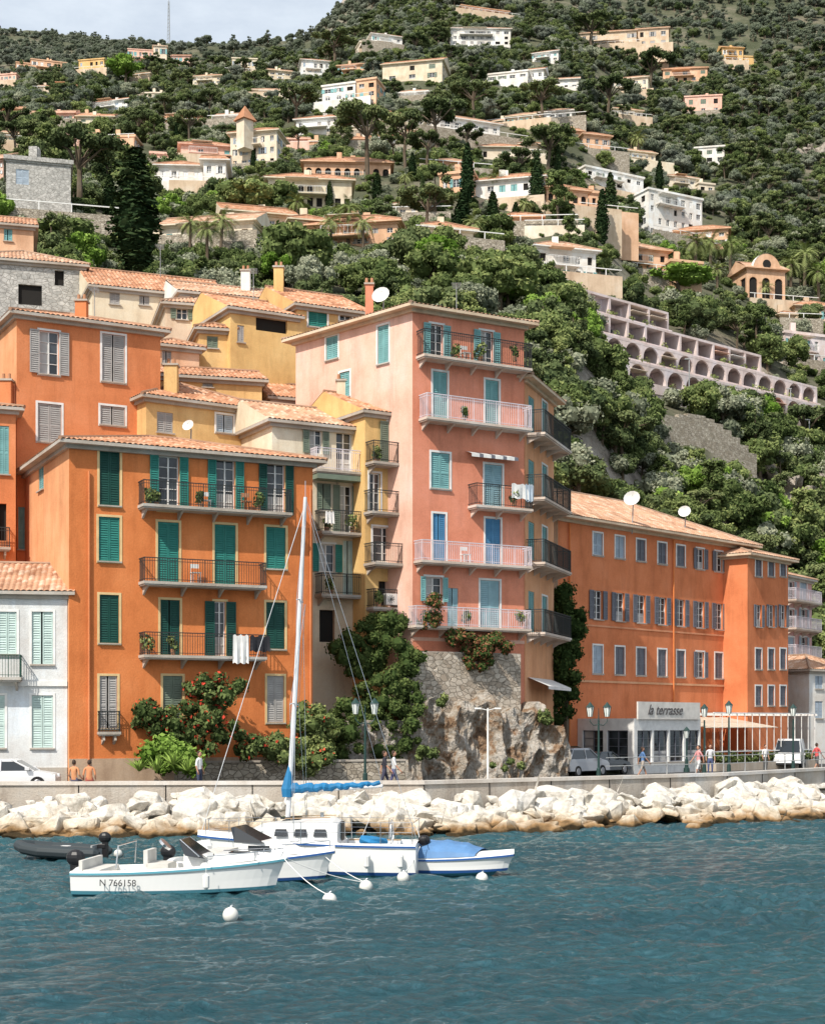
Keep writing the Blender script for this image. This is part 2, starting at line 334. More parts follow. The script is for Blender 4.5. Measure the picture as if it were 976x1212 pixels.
        if kind=='gable':
            a=(A+D)/2+Vector((0,0,wd/2*pitch)); b=(B+C)/2+Vector((0,0,wd/2*pitch)); slope(r,A,B,a,b,m,fine); slope(r,C,D,b,a,m,fine); r.face([A,a,D],s.wall); r.face([B,C,b],s.wall); ends=[(a,b)]
        else:
            if wf>=wd:
                h=wd/2*pitch; k=min(.5,wd/2/wf); a=(A+D)/2; b=(B+C)/2; d=b-a; a,b=a+d*k,b-d*k
                a.z=b.z=z+h; slope(r,A,B,a,b,m,fine); slope(r,B,C,b,b,m,fine); slope(r,C,D,b,a,m,fine); slope(r,D,A,a,a,m,fine); ends=[(a,b),(A,a),(D,a),(B,b),(C,b)]
            else:
                h=wf/2*pitch; k=min(.5,wf/2/wd); a=(A+B)/2; b=(C+D)/2; d=b-a; a,b=a+d*k,b-d*k
                a.z=b.z=z+h; slope(r,A,B,a,a,m,fine); slope(r,B,C,a,b,m,fine); slope(r,C,D,b,b,m,fine); slope(r,D,A,b,a,m,fine); ends=[(a,b),(A,a),(B,a),(C,b),(D,b)]
        for p,q in ends:
            if (p-q).length>.1: r.tube([p+Vector((0,0,.03)),q+Vector((0,0,.03))],.1,m,6)
    def chimney(s,px,py0,py1,D,w=.6,m=None):
        if px<650: D*=KD
        x=X(px,D); r=s.p('chimneys'); m=m or s.wall; z0,z1=ZZ(py1,D),ZZ(py0,D)
        r.box(x-w/2,x+w/2,D-w/2,D+w/2,z0-1.5,z1,m); r.box(x-w/2-.07,x+w/2+.07,D-w/2-.07,D+w/2+.07,z1+.001,z1+.1,CONC)
        for q in (-.15,.15): r.tube([(x+q,D,z1+.1),(x+q,D,z1+.42)],[.1,.08],TILEPLAIN,8)
    def dish(s,px,py,D,r=.45):
        if px<650: D*=KD
        mb=s.p('satellite_dish'); n=Vector((-.3,-.85,.4)).normalized(); a=n.cross(Vector((0,0,1))).normalized(); b=n.cross(a); c=P(px,py,D)
        for i in range(14):
            for j in range(3):
                q=[]
                for (ii,jj) in ((i,j),(i+1,j),(i+1,j+1),(i,j+1)):
                    rr=r*jj/3; an=2*math.pi*ii/14; q.append(c+(a*math.cos(an)+b*math.sin(an))*rr+n*(rr*rr*.5/r))
                mb.face(q if j else q[1:],WHITE)
        mb.tube([c,c-n*.25,(c.x,c.y+.25,c.z-2.2)],.04,IRONG,5); mb.tube([c-b*r*.9,c+n*r*.8],.012,IRONG,4)
    def antenna(s,px,py,D,h=2.2):
        if px<650: D*=KD
        mb=s.p('antenna'); c=P(px,py,D); mb.tube([c-Vector((0,0,h)),c],.022,IRONG,4)
        for k in range(6): mb.tube([c+Vector((-.3+.02*k,-.5+.2*k,-.15)),c+Vector((.3-.02*k,-.5+.2*k,-.15))],.012,IRONG,4)
        mb.tube([c+Vector((0,-.55,-.15)),c+Vector((0,.6,-.15))],.015,IRONG,4)
    def build(s,rev=.22):
        w=s.p('walls')
        for k,fr in s.fr.items(): 
            facade(w,fr,0,fr.W,s.z0,s.z1-.161 if 'roof' in s.parts else s.z1,s.ops[k],s.lwall if (k=='left' and s.lwall) else s.wall,rev)
        if 'roof' not in s.parts: w.face([(q.x,q.y,s.z1) for q in (s.A,s.B,s.C,s.D)],s.wall)
        e=empty(s.name,(s.A.x,s.A.y,s.z0)); inv=Matrix.Translation(-e.location)
        for k,mb in s.parts.items():
            if mb.f: 
                o=mb.obj(k,e,tint=(k=='plants')); o.matrix_parent_inverse=inv
        s.e=e; return e
def quadb(name,pa,Da,pb,Db,depth,yz1,wall,z0=1.2,left=None,ypx=None):
    if pa<650: Da*=KD; Db*=KD
    A=(X(pa,Da),Da); B=(X(pb,Db),Db); fr=Frame(A,B); back=-fr.n*depth
    C=(B[0]+back.x,B[1]+back.y); D=(A[0]+back.x,A[1]+back.y)
    if left: D=(X(left[0],left[1]*KD),left[1]*KD)
    z1=ZZ(yz1,Da) if ypx is None else fr.Z(ypx,yz1)
    return Bld(name,A,B,C,D,z0,z1,wall)
ORANGE=stucco((.67,.215,.07)); ORANGE_LIT=stucco((.70,.33,.16)); ORANGE2=stucco((.65,.23,.095)); PINK=stucco((.72,.275,.17)); LPINK=stucco((.76,.48,.37)); SALM=stucco((.72,.36,.19)); YELL=stucco((.70,.46,.19)); CREAM=stucco((.70,.60,.44)); OCHRE=stucco((.68,.44,.19)); PALE=stucco((.66,.67,.66)); ORANGE3=stucco((.66,.22,.095)); TAN=stucco((.62,.48,.34)); WH=stucco((.74,.71,.65),.15); LILAC=stucco((.72,.60,.56),.2); PEACH=stucco((.70,.44,.28)); CRM2=stucco((.72,.62,.48),.15)  # lighter orange for left walls has the sun's brightness painted in
# ================================================================ NEAR BUILDINGS
b=quadb('orange_house',82,66,370,71,10.5,522,ORANGE); b.lwall=ORANGE_LIT
c=CREAMTR
b.win('front',118,533,142,598,'closed',DGREEN,c)
for (x0,y0,x1,y1) in ((188,540,212,604),(256,542,278,607),(316,548,337,609)): b.win('front',x0,y0,x1,y1,'open',TEAL if x0<300 else DGREEN,c,sill=False,sw=.42)
b.win('front',117,612,142,664,'closed',TEAL,c); b.win('front',187,618,212,690,'closed',TEAL,c,sill=False); b.win('front',254,621,279,692,'closed',TEAL,c,sill=False); b.win('front',315,624,338,673,'closed',TEAL,c)
b.win('front',118,704,141,761,'closed',DGREEN,c); b.win('front',190,710,213,775,'closed',DGREEN,c,sill=False); b.win('front',254,712,267,776,'open',DGREEN,c,sill=False,sw=.48); b.win('front',315,713,337,768,'closed',DGREEN,c)
b.win('front',118,800,139,862,'closed',GREY,c); b.win('front',193,800,216,870,'closed',OLIVG,c); b.win('front',316,800,336,855,'closed',GREY,c)
b.balc('front',163,338,604,577,rail=IRON); b.balc('front',164,308,692,665,rail=IRON); b.balc('front',164,308,777,751,rail=IRON); b.balc('front',115,141,866,842,.4)
b.win('left',46,545,52,580,'closed',TURQ,None)
b.roof(.26,.55,TILE)
fr=b.fr['front']
def cloth(B,fr,px0,px1,py0,py1,m,n=.98):
    mb=B.p('laundry'); u0,u1=fr.U(px0),fr.U(px1); z1,z0=fr.Z(px0,py0),fr.Z(px0,py1); K=8; 
    for i in range(K):
        for j in range(4):
            q=[]
            for ii,jj in ((i,j),(i+1,j),(i+1,j+1),(i,j+1)):
                u=u0+(u1-u0)*ii/K; z=z1+(z0-z1)*jj/4+.05*math.sin(ii*2.); q.append(fr.pt(u,n+.03*math.sin(ii*1.9+px0)*jj/2,z))
            mb.face(q,m)
cloth(b,fr,268,286,753,786,WHITE); cloth(b,fr,288,311,754,772,BLACKCL)
def pots(B,fr,lst,leafc=LEAF):
    mb=B.p('plants')
    for px,py,s_ in lst:
        u=fr.U(px); z=fr.Z(px,py); p=fr.pt(u,.7,z); mb.tube([p,p+Vector((0,0,.28))],[.1,.14],TILEPLAIN,8)
        for k in range(3): mb.leaves(p+Vector((R.uniform(-.1,.1),R.uniform(-.1,.1),.4+.15*k)),.25*s_,50,.09,leafc)
pots(b,fr,[(172,604,1),(180,604,.8),(300,607,1),(232,605,.7),(170,776,1.1),(200,776,.8)])
def chair(B,fr,px,py,m=WHITE):
    mb=B.p('balcony_furniture'); u=fr.U(px); z=fr.Z(px,py)+.01
    for du in (-.18,.18):
        for dn in (.3,.65): fb(mb,fr,u+du-.02,u+du+.02,dn-.02,dn+.02,z,z+.45,m)
    fb(mb,fr,u-.22,u+.22,.27,.68,z+.45,z+.49,m); fb(mb,fr,u-.22,u-.19,.3,.34,z+.49,z+.9,m); fb(mb,fr,u-.19,u+.2,.3,.33,z+.7,z+.9,m)
chair(b,fr,240,606); chair(b,fr,288,607,TILEPLAIN); chair(b,fr,228,691)
mb=b.p('pipes'); mb.tube([fr.pt(fr.W-.15,.1,16.3),fr.pt(fr.W-.15,.1,1.8)],.05,ORANGE2,6); mb.tube([fr.pt(.9,.1,16.3),fr.pt(.9,.1,1.8)],.05,ORANGE2,6)
fb(b.p('trim'),fr,0,fr.W,.004,.07,1.2,3.0,stucco((.50,.36,.25)))
b.build()
b=quadb('orange_house',20,74,190,77.5,11,380,ORANGE2,ypx=100); b.lwall=ORANGE_LIT
b.win('front',47,392,70,443,'open',GREY,WHITE,sw=.5); b.win('front',121,396,148,452,'closed',GREY,WHITE)
b.win('front',45,478,73,523,'closed',GREY,WHITE); b.win('front',119,481,148,503,'closed',GREY,WHITE); 
b.win('front',22,600,34,650,'closed',TURQ,None)
b.roof(.3,.45,TILE); b.chimney(97,358,372,77); b.antenna(112,340,79); b.build()
b=quadb('orange_house',-60,71.5,19,72.5,9,478,ORANGE2); b.win('front',-1,504,11,561,'closed',TURQ,None); b.win('front',-1,596,8,640,'dark',TURQ,None); b.balc('front',-30,12,648,625,.5); b.roof(.25,.4,TILE); b.chimney(8,452,476,74); b.build()
b=quadb('cream_house',-120,65.0,80,66.2,7,700,PALE,ypx=40)
for x0,x1 in ((38,63),(-2,20)): b.win('front',x0,724,x1,786 if x0>0 else 774,'closed',MINT,WHITE)
b.win('front',38,823,63,885,'closed',MINT,WHITE); b.win('front',-16,823,6,885,'closed',MINT,WHITE)
b.balc('front',-30,27,802,776,.9,paint((.02,.07,.05)))
fr=b.fr['front']; fb(b.p('trim'),fr,0,fr.W,.003,.09,fr.Z(40,812),fr.Z(40,806),WHITE); fb(b.p('trim'),fr,0,fr.W,.003,.06,1.2,2.6,CONC)
b.roof(.42,.35,TILE2,kind='gable'); b.build()
b=quadb('ochre_house',173,76,322,80,8,468,OCHRE); b.win('front',256,491,276,512,'closed',PBLUE,WHITE); b.win('front',186,488,205,512,'closed',GREY,None)
b.roof(.42,.4,TILE); b.chimney(203,434,456,78,.7); b.dish(224,505,75.9,.32); b.build()
b=quadb('cream_house',322,75.5,433,78,7,497,CREAM)
T_=lambda *a,**k:b.win('front',*a,**k)
T_(366,504,381,537,'open',OLIVG,None,sill=False); T_(398,512,416,560,'glass',OLIVG,None,sill=False)
T_(375,572,392,604,'closed',OLIVG,None); T_(402,575,416,631,'open',OLIVG,None,sill=False,sw=.4)
T_(377,644,396,677,'open',TEAL,WHITE,sw=.4); T_(406,640,418,705,'closed',MINT,None,sill=False); T_(378,722,396,760,'dark',TEAL,None)
b.balc('front',366,432,560,535,.9,WIRON); b.balc('front',372,431,632,607,.95,IRON); b.balc('front',372,429,705,681,.9,IRON)
b.roof(.42,.4,TILE2,kind='gable'); fr=b.fr['front']; pots(b,fr,[(425,560,1),(410,632,1.3),(424,632,1),(380,632,.8),(385,704,1)])
fb(b.p('awning'),fr,fr.U(368),fr.U(430),.05,.85,fr.Z(400,571),fr.Z(400,565),OLIVG); b.chimney(404,452,475,80,.5); cloth(b,fr,376,386,608,622,WHITE,.98); b.build()
b=quadb('yellow_house',432,76.6,491,78.2,8,486,YELL)
T_(459,500,472,549,'open',OLIVG,WHITE,sill=False,sw=.5); T_(437,560,450,606,'glass',BLUE,WHITE,sill=False); T_(464,562,476,606,'closed',BLUE,None,sill=False)
T_(441,624,466,665,'glass',WHITE,WHITE,sill=False); T_(448,688,459,716,'dark',TEAL,None,sill=False); T_(463,688,471,716,'closed',TEAL,None,sill=False)
b.balc('front',432,491,551,527,.9,IRON); b.balc('front',430,488,609,584,.9,IRON); b.balc('front',430,486,669,646,1.2,IRON); b.balc('front',433,474,720,699,.8,IRON)
b.roof(.4,.3,TILE,kind='gable'); fr=b.fr['front']
A_=b.p('air_conditioner'); q=fr.U(456); z=fr.Z(456,718); fb(A_,fr,q-.4,q+.4,.45,.75,z+.05,z+.65,WHITE)
for k in range(10):
    an=k/10*6.283; p=fr.pt(q-.1+.22*math.cos(an),.76,z+.35+.22*math.sin(an)); p2=fr.pt(q-.1,.76,z+.35); A_.tube([p2,p],.012,IRON,4)
pots(b,fr,[(438,551,1),(486,669,1.3),(475,669,1.6),(440,720,1)]); b.build()
b=quadb('pink_house',488,76,620,79.4,12,362,PINK,left=(350,82.7),z0=5.5); b.lwall=LPINK  # left wall in paler pink: sunlit side painted as colour
T_(509,384,524,425,'open',TURQ,WHITE,sill=False,sw=.42); T_(568,392,583,433,'open',TURQ,WHITE,sill=False,sw=.42)
T_(512,440,529,496,'closed',TURQ,WHITE,sill=False); T_(574,450,590,505,'closed',TURQ,WHITE,sill=False)
T_(510,536,532,578,'closed',TURQ,WHITE); T_(573,550,594,601,'closed',LBLUE,WHITE,sill=False)
T_(512,608,527,665,'closed',BLUE,WHITE,sill=False); T_(574,614,592,671,'closed',BLUE,WHITE,sill=False)
T_(503,683,523,712,'open',TURQ,WHITE,sw=.3); T_(529,696,542,741,'closed',LBLUE,None,sill=False); T_(568,687,591,743,'closed',LBLUE,WHITE,sill=False)
b.balc('front',492,619,431,402,.9,IRON,CONCL); b.balc('front',495,619,503,476,.9,WIRON,CONCL); b.balc('front',553,620,602,577,.9,IRON,CONCL); b.balc('front',489,619,668,645,.9,WIRON,CONCL); b.balc('front',482,618,743,721,.9,WIRON,CONCL)
for x0,y0,x1,y1 in ((386,398,400,425),(447,385,460,430),(402,440,414,470)): b.win('left',x0,y0,x1,y1,'closed',TURQ,WHITE)
fr=b.fr['front']
def awning(mb,fr,x0,x1,yt,drop,out,m):
    u0,u1=fr.U(x0),fr.U(x1); z=fr.Z((x0+x1)/2,yt); K=int((u1-u0)/.25)
    for k in range(K):
        a,b_=u0+(u1-u0)*k/K,u0+(u1-u0)*(k+1)/K; mm=m[k%len(m)]
        mb.face([fr.pt(a,.02,z),fr.pt(b_,.02,z),fr.pt(b_,out,z-drop),fr.pt(a,out,z-drop)],mm); mb.face([fr.pt(a,out,z-drop),fr.pt(b_,out,z-drop),fr.pt(b_,out,z-drop-.18),fr.pt(a,out,z-drop-.18)],mm)
awning(b.p('awning'),fr,551,606,537,.18,.6,[WHITE,WHITE,SLATE]); cloth(b,fr,594,620,575,592,WHITE,.93); cloth(b,fr,610,619,576,596,PBLUE,.95)
pots(b,fr,[(500,743,1.2),(508,743,1.5),(545,743,1),(530,431,1),(560,431,1.2),(600,601,.9),(607,743,1.),(540,503,.7),(600,431,.8)]); chair(b,fr,545,431); chair(b,fr,545,668)
fb(b.p('trim'),fr,0,fr.W,.003,.03,fr.Z(550,760),fr.Z(550,756),LPINK)
b.roof(.26,.6,TILE2,fascia=TAN); b.dish(452,352,78,.5); b.chimney(437,338,360,82,.45); b.antenna(540,335,82); b.build()
b=quadb('salmon_house',621,79.6,655,85.5,8,446,SALM,z0=1.2)
for y0,y1,k in ((470,520,'closed'),(545,590,'closed'),(618,662,'closed'),(700,748,'closed')):
    b.win('front',625,y0,632,y1,k,TURQ,None,sill=False); b.win('front',641,y0+6,647,y1+4,k,TURQ,WHITE,sill=False)
for yf in (524,598,672,752): b.balc('front',622,655,yf,yf-26,1.1,IRON,CONCL)
b.win('front',625,835,640,885,'dark'); b.roof(.2,.6,TILE2,fascia=TAN); awning(b.p('awning'),b.fr['front'],624,652,803,.5,1.2,[WHITE]); b.build()
def small(name,pa,Da,pb,Db,dep,ye,wall,wins,roof='hip',tm=TILE,z0=8,pitch=.42,chim=None,over=.35,ant=None):
    b=quadb(name,pa,Da,pb,Db,dep,ye,wall,z0=z0)
    for w in wins: b.win('front',*w[:4],kind=w[4],col=w[5],trim=w[6] if len(w)>6 else None)
    if roof: b.roof(pitch,over,tm,kind=roof)
    if chim: b.chimney(*chim)
    if ant: b.antenna(*ant)
    b.build(); return b
small('village_house',185,84,236,85,8,407,PEACH,[(192,412,203,430,'closed',GREY)],z0=6)
small('village_house',236,86,275,86.5,9,388,OCHRE,[(245,398,258,412,'closed',OLIVG)],z0=6)
small('village_house',196,90,271,91,9,358,TAN,[(209,362,222,378,'open',OLIVG),(238,362,250,378,'open',OLIVG)],tm=TILE2)
b=small('yellow_house',273,86,352,88,8,364,YELL,[(303,373,340,393,'dark',GREY),(281,385,289,405,'closed',GREY)],'gable',chim=(330,318,345,91),ant=(300,318,90))
small('ochre_house',352,88,434,90,9,360,OCHRE,[(365,366,387,387,'closed',TEAL,WHITE),(402,366,416,380,'glass',TEAL,WHITE)],'gable',pitch=.45)
small('cream_house',110,94,268,97,9,338,CREAM,[(130,345,142,360,'closed',GREY),(165,346,177,361,'closed',GREY),(205,342,214,352,'dark',GREY)],'gable',TILE,pitch=.5,z0=10,ant=(190,290,99))
small('cream_house',215,92,325,94,7,345,WH,[(255,352,268,372,'closed',TURQ)],'gable',TILE2,z0=10,chim=(291,322,340,96))
small('stone_house',-40,95,100,97,11,303,STONEG,[(22,337,50,361,'dark',GREY),(65,320,76,338,'dark',GREY)],'hip',TILE2,z0=10,pitch=.42)
small('village_house',305,82,345,83,7,497,PEACH,[(317,505,328,525,'glass',GREY)],'shed',pitch=.2)
small('village_house',322,84,430,86,7,470,CREAM,[(335,474,345,488,'closed',GREY)],'gable',TILE,chim=(368,448,466,87,.5))
small('village_house',186,81.5,310,83,6,443,OCHRE,[(240,446,252,458,'closed',GREY)],'gable',TILE,pitch=.35)
small('village_house',-30,100,40,101,8,262,PEACH,[(5,270,15,285,'closed',TURQ)],'gable',TILE,pitch=.4,z0=15)
# ================================================================ RIGHT ORANGE BUILDING
b=quadb('orange_hotel',660,96,884,112.5,13,610,ORANGE3); b.lwall=CRM2
fr=b.fr['front']; cols=[707,733,758,783,805,828,850,871]
rows=[(631,657,'r1'),(699,733,'r2'),(764,797,'r3')]
for i,px in enumerate(cols):
    uc=fr.U(px)
    for (y0,y1,k) in rows:
        z1,z0=fr.Z(707,y0),fr.Z(707,y1); kind='closed' if (k!='r2' and R.random()<.7) else 'open'
        b.winu('front',uc-.5,uc+.5,z0,z1,kind,SLATE if kind=='open' or R.random()<.6 else PBLUE,WHITE if k!='r2' else None,sw=.45 if k=='r2' else .38)
zc=fr.Z(707,808); fb(b.p('trim'),fr,0,fr.W,.003,.09,zc,zc+.14,stucco((.66,.36,.20))); fb(b.p('trim'),fr,0,fr.W,.003,.07,fr.Z(707,742),fr.Z(707,741)+.06,stucco((.66,.30,.16)))
b.roof(.44,.8,TILE2,fascia=TAN); b.dish(748,592,101,.55); b.dish(810,607,108,.45)
mbp=b.p('pipes')
for px in (672,795,880): u=fr.U(px); mbp.tube([fr.pt(u,.12,b.z1-.4),fr.pt(u,.12,2.)],.06,ORANGE,6)
b.build()
b=quadb('orange_hotel',884,108.8,932,113.5,9,655,ORANGE3); b.lwall=ORANGE3
fr=b.fr['front']
for px in (897,912,926):
    for y0,y1 in ((662,682),(716,742),(768,792),(812,835)): 
        u=fr.U(px); b.winu('front',u-.45,u+.45,fr.Z(px,y1),fr.Z(px,y0),'closed' if y0!=716 else 'open',SLATE,WHITE if y0!=716 else None,sw=.3)
b.roof(.3,.6,TILE2,fascia=TAN); b.build()
b=quadb('pink_house',926,124,960,129,9,680,stucco((.62,.36,.33)))
for yf in (712,745,778,812,846):
    for px in (935,950): b.win('front',px-4,yf-24,px+4,yf-1,'open' if R.random()<.5 else 'closed',PBLUE,WHITE,sill=False,sw=.3)
    b.balc('front',928,959,yf,yf-13,1.,WIRON,CONCL)
b.roof(.3,.4,TILE2); b.build()
small('cream_house',957,118,1010,121,9,792,WH,[(964,800,973,815,'closed',PBLUE),(964,830,973,850,'closed',PBLUE)],z0=1.2,tm=TILE2)
f9=Frame((X(660,96),96),(X(884,112.5),112.5))
b=Bld('restaurant',*[(f9.pt(u,n,0).x,f9.pt(u,n,0).y) for u,n in ((2.0,4.4),(9.5,4.4),(9.5,.02),(2.0,.02))],1.4,4.95,WHITE)
fr=b.fr['front']
for k in range(4): b.winu('front',.35+k*1.8,1.95+k*1.8,2.2,4.2,'glass',GREY,None,frame=SLATE)
b.winu('left',.4,2,2.2,4.2,'glass',GREY,None,frame=SLATE); b.winu('left',2.3,3.9,2.2,4.2,'glass',GREY,None,frame=SLATE)
fb(b.p('sign'),fr,.2,7.2,.05,.16,4.9,6.0,paint((.70,.66,.60)))
e=b.build()
tc=bpy.data.curves.new('sign_text','FONT'); tc.body='la terrasse'; tc.size=.92; tc.extrude=.015; tc.shear=.4; tc.materials.append(paint((.10,.09,.09))); to=bpy.data.objects.new('sign_text',tc); COL.objects.link(to)
p=fr.pt(1.2,.185,5.2); to.matrix_world=Matrix.Translation(p)@Matrix.Rotation(math.atan2(fr.d.y,fr.d.x),4,'Z')@Matrix.Rotation(math.pi/2,4,'X'); to.parent=e; to.matrix_parent_inverse=Matrix.Translation(-e.location)
pg=MB()
for k in range(15):
    u=9.9+k*.95
    for n in (.3,5.2): pg.tube([f9.pt(u,n,1.6),f9.pt(u,n,5.2)],.03,WHITE,5)
    fb(pg,f9,u-.03,u+.03,.2,5.4,5.2,5.3,WHITE)
for n in (.3,2.7,5.2): fb(pg,f9,9.8,23.4,n-.04,n+.04,5.301,5.38,WHITE)
fb(pg,f9,9.8,23.4,5.15,5.25,2.75,2.81,WHITE); fb(pg,f9,9.8,23.4,.1,5.4,1.4,2.0,stucco((.5,.42,.33)))
for k in range(4):
    u0=10+k*2.3; pg.box8([f9.pt(u0,4.6,4.35),f9.pt(u0+2.2,4.6,4.35),f9.pt(u0+2.2,.4,5.05),f9.pt(u0,.4,5.05),f9.pt(u0,4.6,4.39),f9.pt(u0+2.2,4.6,4.39),f9.pt(u0+2.2,.4,5.09),f9.pt(u0,.4,5.09)],AWN)
for k in range(9):
    u=10.5+k*1.4; n=2+1.6*(k%2); pg.tube([f9.pt(u,n,2.0),f9.pt(u,n,2.72)],.05,IRON,5); pg.tube([f9.pt(u,n,2.72),f9.pt(u,n,2.76)],.45,WHITE,12)
pg.obj('terrace_pergola')
hg=MB()
for k in range(46): hg.leaves(f9.pt(9.9+k*.29,5.0,2.3+R.uniform(-.1,.15)),.33,55,.11,LEAF,tb=.1+.3*R.random())
hg.obj('terrace_hedge',tint=True)
# ================================================================ TERRAIN
TP=[-500,0,250,340,488,650,800,976,1500]
TD=[80,88,100,115,130,150,200,280,400,550,750,1000,1250,1500]
TB={-500:[921,915,700,400,310,270,235,190,145,115,85,62,50,60],
0:[922,915,650,370,285,255,218,182,140,108,82,60,48,60],
250:[922,915,650,410,340,300,238,195,132,100,76,60,56,70],
340:[922,915,650,430,355,310,245,190,120,85,66,62,66,80],
488:[922,915,700,460,370,320,268,190,105,28,-30,-60,-60,-30],
650:[922,915,870,600,450,390,305,215,115,40,-20,-60,-60,-40],
800:[922,916,909,895,640,540,400,300,195,100,5,-60,-60,-40],
976:[922,916,909,902,897,700,480,350,225,110,10,-50,-60,-40],
1500:[922,916,909,902,897,750,500,350,230,110,10,-50,-60,-40]}
TA=np.array([TB[k] for k in TP],float); TPa=np.array(TP,float); TDa=np.log(np.array(TD,float))
APF=Frame((X(712,165),165),(X(985,194),194)); APZ=APF.Z(712,438)
def tpy(px,D):
    i=int(np.searchsorted(TPa,px)-1); i=max(0,min(len(TP)-2,i)); a=(px-TPa[i])/(TPa[i+1]-TPa[i]); a=min(1,max(0,a)); a=a*a*(3-2*a)
    l=math.log(D); j=int(np.searchsorted(TDa,l)-1); j=max(0,min(len(TD)-2,j)); b=min(1,max(0,(l-TDa[j])/(TDa[j+1]-TDa[j])))
    r0=TA[i,j]*(1-b)+TA[i,j+1]*b; r1=TA[i+1,j]*(1-b)+TA[i+1,j+1]*b; return r0*(1-a)+r1*a
def H(x,y):
    z=ZZ(tpy(CX+F*x/y,y),y)
    if z<2.2: return 1.2
    k=min(1,max(0,(y-115)/80)); q=Vector((x,y,0))
    z=z+k*(noise.noise(q/45)*4.5+noise.noise(q/15)*1.2)*min(1.6,.6+y/500)+noise.noise(q/220)*min(18,max(0,y-400)*.03)
    v=Vector((x,y))-APF.o; u=v.dot(APF.d); n=v.dot(APF.n)
    if -2<u<APF.W+2 and -14<n<7: z=min(z,APZ-2.0-max(0,n)*.5)
    elif -2<u<APF.W+2 and 7<=n<22: z=min(z,APZ-5.5-(n-7)*.55)
    return z
def gD(px,py):
    D=104.
    while D<1250:
        x=X(px,D)
        if HY-(H(x,D)-EYE)*F/D<=py: return D
        D+=1.5
    return 1200.
ds=[80*(1500/80)**(i/170) for i in range(171)]; rs=[(-700+i*12) for i in range(201)]
me=bpy.data.meshes.new('hillside_terrain'); V=[];Fc=[]
for D in ds:
    for px in rs: x=X(px,D); V.append((x,D,H(x,D)))
n=len(rs)
for i in range(len(ds)-1):
    for j in range(n-1): Fc.append((i*n+j,i*n+j+1,(i+1)*n+j+1,(i+1)*n+j))
me.from_pydata(V,[],Fc); me.polygons.foreach_set('use_smooth',[True]*len(Fc))
m,nt,bb=nmat('hill_ground',.95,spec=.1); g=nd(nt,'NewGeometry'); n1=nd(nt,'TexNoise',{'Vector':g,'Scale':.05,'Detail':10.,'Roughness':.7}); 
r=ramp(nt,n1,[(.35,(.06,.07,.038)),(.5,(.10,.105,.065)),(.64,(.20,.175,.13))])
sn=nd(nt,'SeparateXYZ',{0:(g,1)}); n2=nd(nt,'TexNoise',{'Vector':g,'Scale':.3,'Detail':8.,'Roughness':.7}); r2=ramp(nt,n2,[(.3,(.14,.12,.10)),(.5,(.36,.31,.26)),(.7,(.50,.45,.39))])
sm=ramp(nt,(sn.outputs[2]),[(.55,(1,1,1)),(.70,(0,0,0))]); mx=nd(nt,'MixRGB',{'Fac':sm,'Color1':r,'Color2':r2}); nt.links.new(mx.outputs[0],bb.inputs['Base Color']); bump(nt,bb,n2,1.)
me.materials.append(m); COL.objects.link(bpy.data.objects.new('hillside_terrain',me))
for px,py,w,h in ((962,195,36,45),(932,600,70,75),(968,600,40,80),(905,640,60,40)):
    D=gD(px,py); rk=MB(); c=Vector((X(px,D),D+3,ZZ(py,D))); rk.sphere((0,0,0),1,OUTC,60,40,sc=(w/2*D/F,5,h/2*D/F),disp=.9,seed=px,fr_=2.4); o=rk.obj('rock_outcrop'); o.location=c
    for v in o.data.vertices: v.co+=Vector((noise.noise(v.co*.5+c),noise.noise(v.co*.6-c),noise.noise(v.co*.7)))*1.3
